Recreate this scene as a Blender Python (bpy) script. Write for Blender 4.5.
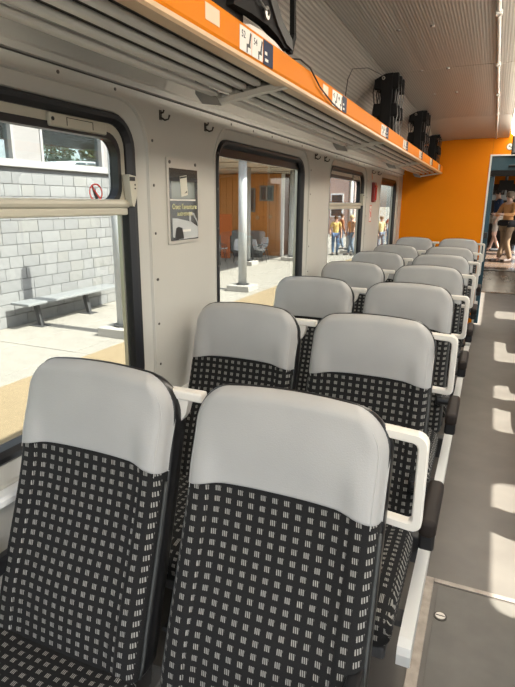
import bpy, bmesh, math, random
import numpy as np
from mathutils import Vector, Matrix

for o in list(bpy.data.objects):
    bpy.data.objects.remove(o, do_unlink=True)
sc = bpy.context.scene
C = sc.collection
random.seed(7)

# ------------------------------------------------------------------ camera, sky, sun, exposure
cam_d = bpy.data.cameras.new('camera')
cam = bpy.data.objects.new('camera', cam_d)
C.objects.link(cam)
F_PX = 533.6
cam_d.sensor_fit = 'HORIZONTAL'
cam_d.sensor_width = 36.0
cam_d.lens = F_PX / 515.0 * 36.0
cam_d.clip_start = 0.03
cam_d.clip_end = 2000


def cam_axes(yaw, pitch, roll):
    f = Vector((-math.sin(yaw) * math.cos(pitch), math.cos(yaw) * math.cos(pitch), math.sin(pitch)))
    r0 = Vector((math.cos(yaw), math.sin(yaw), 0))
    u0 = r0.cross(f)
    r = r0 * math.cos(roll) + u0 * math.sin(roll)
    u = -r0 * math.sin(roll) + u0 * math.cos(roll)
    return r, u, f


r_, u_, f_ = cam_axes(0.4067, -0.2582, 0.0097)
M = Matrix.Identity(4)
for i in range(3):
    M[i][0], M[i][1], M[i][2] = r_[i], u_[i], -f_[i]
M[2][3] = 1.6
cam.matrix_world = M
sc.camera = cam

sc.view_settings.view_transform = 'Standard'
sc.view_settings.look = 'None'
sc.view_settings.exposure = 0.06
sc.view_settings.gamma = 1.0
sc.view_settings.use_curve_mapping = False

SUN_SLOPE = 1.16
SUN_ELEV = math.atan(SUN_SLOPE)
wd = bpy.data.worlds.new('world')
sc.world = wd
wd.use_nodes = True
wn = wd.node_tree
wn.nodes.clear()
sky = wn.nodes.new('ShaderNodeTexSky')
sky.sky_type = 'NISHITA'
sky.sun_disc = False
sky.sun_elevation = SUN_ELEV
sky.sun_rotation = math.radians(90)
sky.air_density = 1.0
sky.dust_density = 2.0
bg = wn.nodes.new('ShaderNodeBackground')
bg.inputs['Strength'].default_value = 0.85
wo = wn.nodes.new('ShaderNodeOutputWorld')
hs = wn.nodes.new('ShaderNodeHueSaturation')
hs.inputs['Saturation'].default_value = 0.40
wn.links.new(sky.outputs[0], hs.inputs['Color'])
wn.links.new(hs.outputs[0], bg.inputs['Color'])
wn.links.new(bg.outputs[0], wo.inputs['Surface'])

sun_d = bpy.data.lights.new('sun', 'SUN')
sun_d.energy = 26.0
sun_d.angle = math.radians(0.6)
sun_d.color = (1.0, 0.96, 0.89)
sun = bpy.data.objects.new('sun', sun_d)
C.objects.link(sun)
sun.rotation_euler = Vector((-1, 0.0, -SUN_SLOPE)).to_track_quat('-Z', 'Y').to_euler()
sun.location = (30, 0, 44)
LAMP_STRENGTH = 9.0

# ------------------------------------------------------------------ materials
MATS = {}


def mat(name, col, rough=0.5, metal=0.0, spec=0.5, noise=0.0, nscale=20.0, bump=0.0, bscale=200.0, emit=0.0, coat=0.0):
    if name in MATS:
        return MATS[name]
    m = bpy.data.materials.new(name)
    m.use_nodes = True
    nt = m.node_tree
    b = nt.nodes['Principled BSDF']
    c4 = (*col, 1.0)
    b.inputs['Base Color'].default_value = c4
    b.inputs['Roughness'].default_value = rough
    b.inputs['Metallic'].default_value = metal
    b.inputs['Specular IOR Level'].default_value = spec
    b.inputs['Coat Weight'].default_value = coat
    tc = nt.nodes.new('ShaderNodeTexCoord')
    if noise > 0:
        n = nt.nodes.new('ShaderNodeTexNoise')
        n.inputs['Scale'].default_value = nscale
        n.inputs['Detail'].default_value = 5
        nt.links.new(tc.outputs['Object'], n.inputs['Vector'])
        r = nt.nodes.new('ShaderNodeValToRGB')
        r.color_ramp.elements[0].position = 0.3
        r.color_ramp.elements[1].position = 0.7
        r.color_ramp.elements[0].color = (*[c * (1 - noise) for c in col], 1)
        r.color_ramp.elements[1].color = (*[min(1, c * (1 + noise)) for c in col], 1)
        nt.links.new(n.outputs['Fac'], r.inputs['Fac'])
        nt.links.new(r.outputs['Color'], b.inputs['Base Color'])
    if bump > 0:
        n2 = nt.nodes.new('ShaderNodeTexNoise')
        n2.inputs['Scale'].default_value = bscale
        nt.links.new(tc.outputs['Object'], n2.inputs['Vector'])
        bp = nt.nodes.new('ShaderNodeBump')
        bp.inputs['Strength'].default_value = bump
        bp.inputs['Distance'].default_value = 0.002
        nt.links.new(n2.outputs['Fac'], bp.inputs['Height'])
        nt.links.new(bp.outputs['Normal'], b.inputs['Normal'])
    if emit > 0:
        b.inputs['Emission Color'].default_value = c4
        b.inputs['Emission Strength'].default_value = emit
    MATS[name] = m
    return m


def mth(nt, op, a, b=None, c=None):
    n = nt.nodes.new('ShaderNodeMath')
    n.operation = op
    for i, v in enumerate((a, b, c)):
        if v is None:
            continue
        if isinstance(v, (int, float)):
            n.inputs[i].default_value = v
        else:
            nt.links.new(v, n.inputs[i])
    return n.outputs[0]


def fabric_mat():
    m = mat('patterned_fabric', (0.02, 0.02, 0.022), rough=0.95, spec=0.15)
    nt = m.node_tree
    b = nt.nodes['Principled BSDF']
    uv = nt.nodes.new('ShaderNodeUVMap')
    uv.uv_map = 'UVMap'
    sx = nt.nodes.new('ShaderNodeSeparateXYZ')
    nt.links.new(uv.outputs['UV'], sx.inputs[0])
    u = mth(nt, 'MULTIPLY', sx.outputs['X'], 1 / 0.0285)
    v = mth(nt, 'MULTIPLY', sx.outputs['Y'], 1 / 0.0255)
    fu = mth(nt, 'FRACT', u)
    fv = mth(nt, 'FRACT', v)
    inu = mth(nt, 'LESS_THAN', mth(nt, 'ABSOLUTE', mth(nt, 'SUBTRACT', fu, 0.5)), 0.235)
    inv = mth(nt, 'LESS_THAN', mth(nt, 'ABSOLUTE', mth(nt, 'SUBTRACT', fv, 0.5)), 0.245)
    # three short slanted strokes in each group
    sl = mth(nt, 'ADD', mth(nt, 'SUBTRACT', fu, 0.265), mth(nt, 'MULTIPLY', mth(nt, 'SUBTRACT', fv, 0.5), 0.10))
    st = mth(nt, 'LESS_THAN', mth(nt, 'FRACT', mth(nt, 'MULTIPLY', sl, 1 / 0.157)), 0.55)
    mask = mth(nt, 'MULTIPLY', mth(nt, 'MULTIPLY', inu, inv), st)
    # fine weave
    wv = nt.nodes.new('ShaderNodeTexNoise')
    wv.inputs['Scale'].default_value = 900
    nt.links.new(uv.outputs['UV'], wv.inputs['Vector'])
    rp = nt.nodes.new('ShaderNodeValToRGB')
    rp.color_ramp.elements[0].color = (0.007, 0.007, 0.008, 1)
    rp.color_ramp.elements[1].color = (0.030, 0.029, 0.027, 1)
    rp.color_ramp.elements[0].position = 0.3
    rp.color_ramp.elements[1].position = 0.8
    nt.links.new(wv.outputs['Fac'], rp.inputs['Fac'])
    mx = nt.nodes.new('ShaderNodeMix')
    mx.data_type = 'RGBA'
    nt.links.new(mask, mx.inputs['Factor'])
    nt.links.new(rp.outputs['Color'], mx.inputs['A'])
    mx.inputs['B'].default_value = (0.30, 0.288, 0.262, 1)
    nt.links.new(mx.outputs['Result'], b.inputs['Base Color'])
    b.inputs['Sheen Weight'].default_value = 0.05
    b.inputs['Sheen Roughness'].default_value = 0.4
    return m


def glass_mat(name, tint=(0.86, 0.9, 0.88), refl=1.0):
    m = bpy.data.materials.new(name)
    m.use_nodes = True
    nt = m.node_tree
    nt.nodes.clear()
    out = nt.nodes.new('ShaderNodeOutputMaterial')
    tr = nt.nodes.new('ShaderNodeBsdfTransparent')
    tr.inputs['Color'].default_value = (*tint, 1)
    gl = nt.nodes.new('ShaderNodeBsdfGlossy')
    gl.inputs['Roughness'].default_value = 0.01
    lw = nt.nodes.new('ShaderNodeLayerWeight')
    p5 = mth(nt, 'POWER', lw.outputs['Facing'], 5.0)
    k = mth(nt, 'MULTIPLY', mth(nt, 'ADD', mth(nt, 'MULTIPLY', p5, 0.96), 0.04), refl)
    mx = nt.nodes.new('ShaderNodeMixShader')
    nt.links.new(k, mx.inputs[0])
    nt.links.new(tr.outputs[0], mx.inputs[1])
    nt.links.new(gl.outputs[0], mx.inputs[2])
    nt.links.new(mx.outputs[0], out.inputs['Surface'])
    MATS[name] = m
    return m


FABRIC = fabric_mat()
VINYL = mat('grey_vinyl', (0.375, 0.368, 0.354), rough=0.55, spec=0.35, bump=0.25, bscale=350, noise=0.04, nscale=6)
SHELL = mat('black_plastic', (0.012, 0.012, 0.013), rough=0.28, spec=0.5)
HANDLE = mat('cream_plastic', (0.74, 0.70, 0.63), rough=0.35, spec=0.5)
RAIL = mat('white_painted_metal', (0.70, 0.70, 0.67), rough=0.4)
ARM = mat('brown_black_rubber', (0.024, 0.018, 0.015), rough=0.6, spec=0.25)
PED = mat('dark_grey_metal', (0.06, 0.06, 0.062), rough=0.5)
WALL = mat('beige_wall_laminate', (0.50, 0.482, 0.432), rough=0.45, noise=0.02, nscale=3)
WALL2 = mat('pale_window_flange', (0.54, 0.52, 0.47), rough=0.4)
RUBBER = mat('black_rubber', (0.010, 0.010, 0.012), rough=0.4)
SEAM = mat('dark_seam', (0.05, 0.045, 0.04), rough=0.7)
CREAM = mat('cream_painted_frame', (0.50, 0.47, 0.38), rough=0.4)
ORANGE = mat('orange_laminate', (0.80, 0.235, 0.004), rough=0.55, spec=0.10, noise=0.02, nscale=3)
PEACH = mat('pale_lip', (0.72, 0.50, 0.30), rough=0.35)
SLAT = mat('light_grey_tube', (0.82, 0.79, 0.74), rough=0.32)
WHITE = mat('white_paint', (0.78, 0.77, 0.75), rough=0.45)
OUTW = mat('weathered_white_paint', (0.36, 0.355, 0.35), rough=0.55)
TEAL = mat('teal_paint', (0.012, 0.055, 0.080), rough=0.4)
STEEL = mat('brushed_steel', (0.45, 0.43, 0.40), rough=0.35, metal=1.0)
BLACKF = mat('black_fabric', (0.012, 0.011, 0.011), rough=0.75, spec=0.3)
BLACKS = mat('black_strap', (0.03, 0.028, 0.026), rough=0.5)
STICKW = mat('white_sticker', (0.75, 0.72, 0.66), rough=0.4)
STICKP = mat('pale_tape', (0.80, 0.55, 0.36), rough=0.4)
STICKB = mat('navy_sticker', (0.008, 0.018, 0.06), rough=0.5, spec=0.1)
INK = mat('black_ink', (0.01, 0.01, 0.01), rough=0.5)
REDI = mat('red_ink', (0.62, 0.05, 0.04), rough=0.5)
YTEXT = mat('pale_yellow_ink', (0.70, 0.68, 0.38), rough=0.5)
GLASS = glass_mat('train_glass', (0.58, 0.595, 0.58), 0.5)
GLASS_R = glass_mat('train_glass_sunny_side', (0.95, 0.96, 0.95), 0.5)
BGLASS = glass_mat('building_glass', (0.80, 0.84, 0.86), 0.9)
GREYP = mat('grey_planter', (0.20, 0.21, 0.21), rough=0.7)
SCREWM = mat('screw_metal', (0.10, 0.09, 0.08), rough=0.4, metal=0.6)


def ceiling_mat():
    m = mat('ribbed_ceiling', (0.50, 0.475, 0.43), rough=0.36, spec=0.5)
    nt = m.node_tree
    b = nt.nodes['Principled BSDF']
    geo = nt.nodes.new('ShaderNodeNewGeometry')
    sp = nt.nodes.new('ShaderNodeSeparateXYZ')
    nt.links.new(geo.outputs['Position'], sp.inputs[0])
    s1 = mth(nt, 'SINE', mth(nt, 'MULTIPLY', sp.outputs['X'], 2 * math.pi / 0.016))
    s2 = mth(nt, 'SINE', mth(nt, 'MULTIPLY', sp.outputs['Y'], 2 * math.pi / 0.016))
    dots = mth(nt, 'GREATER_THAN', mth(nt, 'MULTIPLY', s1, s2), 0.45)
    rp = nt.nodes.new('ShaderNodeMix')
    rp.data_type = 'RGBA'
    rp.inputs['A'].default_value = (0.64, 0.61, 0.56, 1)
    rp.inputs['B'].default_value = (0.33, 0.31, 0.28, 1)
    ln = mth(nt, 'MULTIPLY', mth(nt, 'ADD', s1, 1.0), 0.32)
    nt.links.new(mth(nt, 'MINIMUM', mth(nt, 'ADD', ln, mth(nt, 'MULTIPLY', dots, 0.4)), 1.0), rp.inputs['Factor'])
    nt.links.new(rp.outputs['Result'], b.inputs['Base Color'])
    bp = nt.nodes.new('ShaderNodeBump')
    bp.inputs['Strength'].default_value = 0.25
    bp.inputs['Distance'].default_value = 0.002
    nt.links.new(s1, bp.inputs['Height'])
    nt.links.new(bp.outputs['Normal'], b.inputs['Normal'])
    return m


CEIL = ceiling_mat()
CEILS = mat('smooth_ceiling', (0.60, 0.565, 0.51), rough=0.4)


def floor_mat():
    m = mat('grey_brown_linoleum', (0.125, 0.112, 0.097), rough=0.36, spec=0.4, noise=0.13, nscale=5)
    return m


FLOOR = floor_mat()
HATCH = mat('hatch_linoleum', (0.13, 0.121, 0.106), rough=0.42, spec=0.35, noise=0.10, nscale=9)
STRIP = mat('worn_metal_strip', (0.34, 0.30, 0.26), rough=0.45, metal=0.5, noise=0.2, nscale=25)

# ------------------------------------------------------------------ mesh helpers


def link(name, me, m, parent=None, smooth=False, loc=None):
    o = bpy.data.objects.new(name, me)
    C.objects.link(o)
    if m is not None and len(me.materials) == 0:
        me.materials.append(m)
    if smooth:
        me.polygons.foreach_set('use_smooth', [True] * len(me.polygons))
    if parent is not None:
        o.parent = parent
    if loc is not None:
        o.location = loc
    return o


class MB:
    """collects shapes, then links them as ONE mesh object"""

    def __init__(self):
        self.v, self.f, self.uv = [], [], []

    def add(self, v, f, uv=None):
        n = len(self.v)
        self.v += [tuple(p) for p in v]
        self.f += [tuple(i + n for i in q) for q in f]
        if uv is not None:
            self.uv += list(uv)
        return self

    def box(self, a, b):
        (x0, y0, z0), (x1, y1, z1) = a, b
        v = [(x0, y0, z0), (x1, y0, z0), (x1, y1, z0), (x0, y1, z0), (x0, y0, z1), (x1, y0, z1), (x1, y1, z1), (x0, y1, z1)]
        f = [(0, 3, 2, 1), (4, 5, 6, 7), (0, 1, 5, 4), (1, 2, 6, 5), (2, 3, 7, 6), (3, 0, 4, 7)]
        return self.add(v, f)

    def cbox(self, a, b, r=0.004, seg=1):
        """box with rounded edges"""
        c = [(p + q) / 2 for p, q in zip(a, b)]
        h = [abs(q - p) / 2 for p, q in zip(a, b)]
        v, f = rbox(h, min(r, min(h) * 0.98), seg)
        return self.add([(p[0] + c[0], p[1] + c[1], p[2] + c[2]) for p in v], f)

    def tube(self, pts, rad, n=8, caps=True):
        pts = [Vector(p) for p in pts]
        rads = rad if isinstance(rad, (list, tuple)) else [rad] * len(pts)
        rings = []
        up = Vector((0, 0, 1))
        for i, p in enumerate(pts):
            d = (pts[min(i + 1, len(pts) - 1)] - pts[max(i - 1, 0)]).normalized()
            a = d.cross(up)
            if a.length < 0.05:
                a = d.cross(Vector((1, 0, 0)))
            a.normalize()
            b = a.cross(d)
            rings.append([p + (a * math.cos(t) + b * math.sin(t)) * rads[i] for t in [2 * math.pi * k / n for k in range(n)]])
        v = [q for r in rings for q in r]
        f = []
        for i in range(len(pts) - 1):
            for k in range(n):
                f.append((i * n + k, i * n + (k + 1) % n, (i + 1) * n + (k + 1) % n, (i + 1) * n + k))
        if caps:
            f.append(tuple(range(n - 1, -1, -1)))
            f.append(tuple((len(pts) - 1) * n + k for k in range(n)))
        return self.add(v, f)

    def prism(self, poly, axis, a, b):
        """poly: 2D outline; axis 'x','y','z' extruded from a to b"""
        n = len(poly)

        def pt(p, t):
            return {'x': (t, p[0], p[1]), 'y': (p[0], t, p[1]), 'z': (p[0], p[1], t)}[axis]
        v = [pt(p, a) for p in poly] + [pt(p, b) for p in poly]
        f = [tuple(range(n)), tuple(range(2 * n - 1, n - 1, -1))]
        f += [(i, i + n, (i + 1) % n + n, (i + 1) % n) for i in range(n)]
        return self.add(v, f)

    def build(self, name, m, parent=None, smooth=False, loc=None):
        me = bpy.data.meshes.new(name)
        me.from_pydata(self.v, [], self.f)
        if self.uv:
            l = me.uv_layers.new(name='UVMap')
            for lp in me.loops:
                l.data[lp.index].uv = self.uv[lp.vertex_index]
        bm = bmesh.new()
        bm.from_mesh(me)
        bmesh.ops.recalc_face_normals(bm, faces=bm.faces)
        bm.to_mesh(me)
        bm.free()
        o = link(name, me, m, parent, smooth, loc)
        if smooth:
            for p in me.polygons:
                if len(p.vertices) > 4:
                    p.use_smooth = False
        return o


def rbox(h, r, seg=3, fill=1):
    """rounded box centred at 0 with half sizes h"""
    def samp(hh):
        a = [hh - r + r * math.tan(math.pi / 4 * k / seg) for k in range(seg + 1)]
        s = [-x for x in reversed(a)]
        for k in range(1, fill):
            s.append(-(hh - r) + 2 * (hh - r) * k / fill)
        s += a
        out = [s[0]]
        for x in s[1:]:
            if x - out[-1] > 1e-6:
                out.append(x)
        return out
    S = [samp(x) for x in h]
    idx, verts, faces = {}, [], []

    def vid(p):
        k = tuple(round(x, 6) for x in p)
        if k not in idx:
            inn = [max(-(hh - r), min(hh - r, x)) for x, hh in zip(p, h)]
            d = Vector([x - q for x, q in zip(p, inn)])
            if d.length > 1e-9:
                d.normalize()
            idx[k] = len(verts)
            verts.append(tuple(q + r * e for q, e in zip(inn, d)))
        return idx[k]
    for ax in range(3):
        a, b = [(1, 2), (2, 0), (0, 1)][ax]
        for sgn in (-1, 1):
            for i in range(len(S[a]) - 1):
                for j in range(len(S[b]) - 1):
                    q = []
                    for (ii, jj) in ((i, j), (i + 1, j), (i + 1, j + 1), (i, j + 1)):
                        p = [0, 0, 0]
                        p[ax] = sgn * h[ax]
                        p[a] = S[a][ii]
                        p[b] = S[b][jj]
                        q.append(vid(p))
                    if sgn < 0:
                        q.reverse()
                    faces.append(tuple(q))
    return verts, faces


def rrect(x0, x1, y0, y1, r, n=7):
    """rounded rectangle outline, CCW"""
    out = []
    for cx, cy, a0 in ((x1 - r, y0 + r, -90), (x1 - r, y1 - r, 0), (x0 + r, y1 - r, 90), (x0 + r, y0 + r, 180)):
        for k in range(n):
            a = math.radians(a0 + 90 * k / (n - 1))
            out.append((cx + r * math.cos(a), cy + r * math.sin(a)))
    return out


def rings_mesh(rings, closed_u=True, close_loop=False):
    """faces between successive rings of equal length"""
    n = len(rings[0])
    v = [p for r in rings for p in r]
    f = []
    m = len(rings)
    for i in range(m if close_loop else m - 1):
        j = (i + 1) % m
        for k in range(n if closed_u else n - 1):
            f.append((i * n + k, i * n + (k + 1) % n, j * n + (k + 1) % n, j * n + k))
    return v, f


def tag(o, label=None, cat=None, group=None, kind=None):
    if label:
        o['label'] = label
    if cat:
        o['category'] = cat
    if group:
        o['group'] = group
    if kind:
        o['kind'] = kind
    return o


def empty(name, loc, rz=0.0):
    o = bpy.data.objects.new(name, None)
    C.objects.link(o)
    o.location = loc
    o.rotation_euler.z = rz
    o.empty_display_size = 0.1
    return o


def kids(o):
    return [x for x in bpy.data.objects if x.parent == o]


def copy_tree(o, parent=None):
    c = o.copy()
    C.objects.link(c)
    if parent is not None:
        c.parent = parent
    for ch in kids(o):
        copy_tree(ch, c)
    return c


def text_mesh(name, s, size, m, parent, matrix, ext=0.0004, align='CENTER'):
    cu = bpy.data.curves.new(name, 'FONT')
    cu.body = s
    cu.size = size
    cu.extrude = ext
    cu.align_x = align
    cu.align_y = 'CENTER'
    cu.resolution_u = 2
    o = bpy.data.objects.new(name, cu)
    C.objects.link(o)
    dg = bpy.context.evaluated_depsgraph_get()
    me = bpy.data.meshes.new_from_object(o.evaluated_get(dg))
    bpy.data.objects.remove(o, do_unlink=True)
    me.transform(matrix)
    me.materials.clear()
    return link(name, me, m, parent)


def face_x(y, z, x):
    """text matrix: flat on a plane x = const, facing +x, reading towards +y"""
    return Matrix(((0, 0, 1, x), (1, 0, 0, y), (0, 1, 0, z), (0, 0, 0, 1)))


# ------------------------------------------------------------------ dimensions
XW = -1.205            # left wall inner face
XC = 0.24              # car centre line
XR = 2 * XC - XW + 0.0 # right wall inner face
YB = 7.735             # orange end wall
Y0 = -1.6              # rear of modelled coach
ZSEAM = 1.98


def mirx(x):
    return 2 * XC - x


# ------------------------------------------------------------------ floor
fl = MB()
fl.box((XW - 0.05, Y0, -0.08), (XR + 0.05, YB + 3.2, 0.0))
floor = fl.build('floor', FLOOR)
tag(floor, 'grey-brown linoleum coach floor', kind='structure')
b = MB()
b.cbox((-0.052, -0.6, 0.0), (0.40, 2.125, 0.003), 0.001)
tag(b.build('hatch_panel', HATCH, floor), 'grey inspection hatch panel with a worn metal border')
b = MB()
b.cbox((-0.112, -0.6, 0.0), (-0.070, 2.165, 0.006), 0.002)
b.build('edge_strip', STRIP, floor)
b = MB()
b.cbox((-0.070, 2.140, 0.0), (0.44, 2.165, 0.006), 0.002)
b.build('edge_strip', STRIP, floor)
lk = MB()
lk.tube([(-0.026, 1.938, 0.002), (-0.026, 1.938, 0.0055)], 0.026, 20)
lock = lk.build('hatch_lock', mat('dark_ring', (0.05, 0.045, 0.04), 0.4, 0.5), floor)
lk = MB()
lk.tube([(-0.026, 1.938, 0.005), (-0.026, 1.938, 0.008)], 0.019, 20)
lk.build('lock_disc', STEEL, lock)
lk = MB()
lk.box((-0.043, 1.936, 0.0078), (-0.009, 1.9405, 0.0088))
o = lk.build('lock_slot', INK, lock)
o.rotation_euler.z = 0

# ------------------------------------------------------------------ side walls with windows
ZB, ZT = 0.86, 1.89      # rubber outer edges
WIN_L = [(-1.45, -0.30), (0.42, 1.70), (2.335, 3.62), (4.23, 5.46), (6.27, 7.36)]
WIN_R = [(-1.3, -0.3), (0.05, 1.28), (2.02, 3.24), (3.98, 5.18), (5.95, 7.18), (8.35, 9.02)]


def hole_plane(bm, x, outer, holes):
    loops = [outer] + holes
    es = []
    for lp in loops:
        vs = [bm.verts.new((x, p[0], p[1])) for p in lp]
        for i in range(len(vs)):
            es.append(bm.edges.new((vs[i], vs[(i + 1) % len(vs)])))
    bmesh.ops.triangle_fill(bm, use_beauty=True, use_dissolve=False, edges=es)


def side_wall(name, x, s, wins, label):
    """s=-1: wall whose outside is towards -x"""
    bm = bmesh.new()
    outer = [(Y0, 0.0), (YB + 3.2, 0.0), (YB + 3.2, ZSEAM), (Y0, ZSEAM)]
    A = [rrect(a - 0.05, b_ + 0.05, ZB - 0.05, ZT + 0.045, 0.15) for a, b_ in wins]
    B = [rrect(a, b_, ZB, ZT, 0.11) for a, b_ in wins]
    hole_plane(bm, x, outer, A)
    hole_plane(bm, x + s * 0.082, outer, B)
    for a, b_ in zip(A, B):
        rings = [[(x, *p) for p in a], [(x + s * 0.006, p[0], p[1]) for p in [(q[0] + (w[0] - q[0]) * .06, q[1] + (w[1] - q[1]) * .06) for q, w in zip(a, b_)]],
                 [(x + s * 0.022, *[q + (w - q) * .9 for q, w in zip(c, d)]) for c, d in zip(a, b_)],
                 [(x + s * 0.03, *p) for p in b_], [(x + s * 0.082, *p) for p in b_]]
        v, f = rings_mesh(rings)
        bv = [bm.verts.new(p) for p in v]
        for q in f:
            bm.faces.new([bv[i] for i in q])
    # end faces
    for (ya, za), (yb, zb) in zip(outer, outer[1:] + outer[:1]):
        vs = [bm.verts.new(p) for p in ((x, ya, za), (x, yb, zb), (x + s * 0.082, yb, zb), (x + s * 0.082, ya, za))]
        bm.faces.new(vs)
    bmesh.ops.remove_doubles(bm, verts=bm.verts, dist=1e-5)
    bmesh.ops.recalc_face_normals(bm, faces=bm.faces)
    me = bpy.data.meshes.new(name)
    bm.to_mesh(me)
    bm.free()
    o = link(name, me, WALL)
    tag(o, label, kind='structure')
    # groove round every window flange (thin dark line)
    for a in A:
        ring = [(x - s * 0.0005, *p) for p in a]
        g = MB()
        c0 = (sum(p[0] for p in a) / len(a), sum(p[1] for p in a) / len(a))

        def off(p, d):
            vx, vz = p[0] - c0[0], p[1] - c0[1]
            return (p[0] + d * (1 if vx > 0 else -1) * min(1, abs(vx) / (abs(vx) + .01)), p[1] + d * (1 if vz > 0 else -1))
        R = [[(x - s * dx, *off(p, d)) for p in a] for dx, d in ((-0.002, 0.001), (0.004, 0.002), (0.004, 0.007), (-0.002, 0.008))]
        v, f = rings_mesh(R)
        g.add(v, f)
        g.build('flange_rim', WALL2, o, smooth=False)
    # lower ledge and skirting
    g = MB()
    g.prism([(x, 0.77), (x - s * 0.035, 0.77), (x - s * 0.04, 0.775), (x - s * 0.04, 0.79), (x - s * 0.03, 0.797), (x, 0.80)], 'y', Y0, YB)
    g.build('sill_ledge', WHITE, o)
    g = MB()
    g.prism([(x, 0.0), (x - s * 0.03, 0.0), (x - s * 0.03, 0.13), (x, 0.145)], 'y', Y0, YB)
    g.build('heater_duct', PED, o)
    # seam line above the windows
    g = MB()
    g.box((min(x, x - s * 0.002), Y0, ZSEAM - 0.004), (max(x, x - s * 0.002), YB, ZSEAM))
    g.build('panel_seam', SEAM, o)
    return o


wall_left = side_wall('wall_left', XW, -1, WIN_L, 'pale beige coach side wall with rounded window surrounds')
wall_right = side_wall('wall_right', XR, 1, WIN_R, 'pale beige coach side wall on the sunny side')

# screws round the left windows
sm = MB()
sm.tube([(0, 0, 0), (0.002, 0, 0)], 0.0055, 8)
scr = sm.build('screw', SCREWM, wall_left)
scr.location = (XW, 1.79, 1.30)
pts = []
for a, b_ in WIN_L[1:]:
    for z in (0.95, 1.12, 1.30, 1.48, 1.66, 1.82):
        if a > 2:
            pts.append((a - 0.022, z))
        pts.append((b_ + 0.085, z))
    k = 5
    for j in range(k):
        pts.append((a + 0.12 + (b_ - a - 0.24) * j / (k - 1), ZT + 0.07))
for y, z in pts:
    if abs(y - 1.79) < 0.004 and z == 1.30:
        continue
    c = scr.copy()
    C.objects.link(c)
    c.parent = wall_left
    c.location = (XW, y, z)


def ring_frame(name, x0, x1, a, b, m, parent, s):
    """frame with rectangular profile between rounded outlines a (outer) and b (inner)"""
    R = [[(x0, *p) for p in a], [(x1, *p) for p in a], [(x1, *p) for p in b], [(x0, *p) for p in b]]
    v, f = rings_mesh(R, close_loop=True)
    g = MB()
    g.add(v, f)
    return g.build(name, m, parent)


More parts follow.
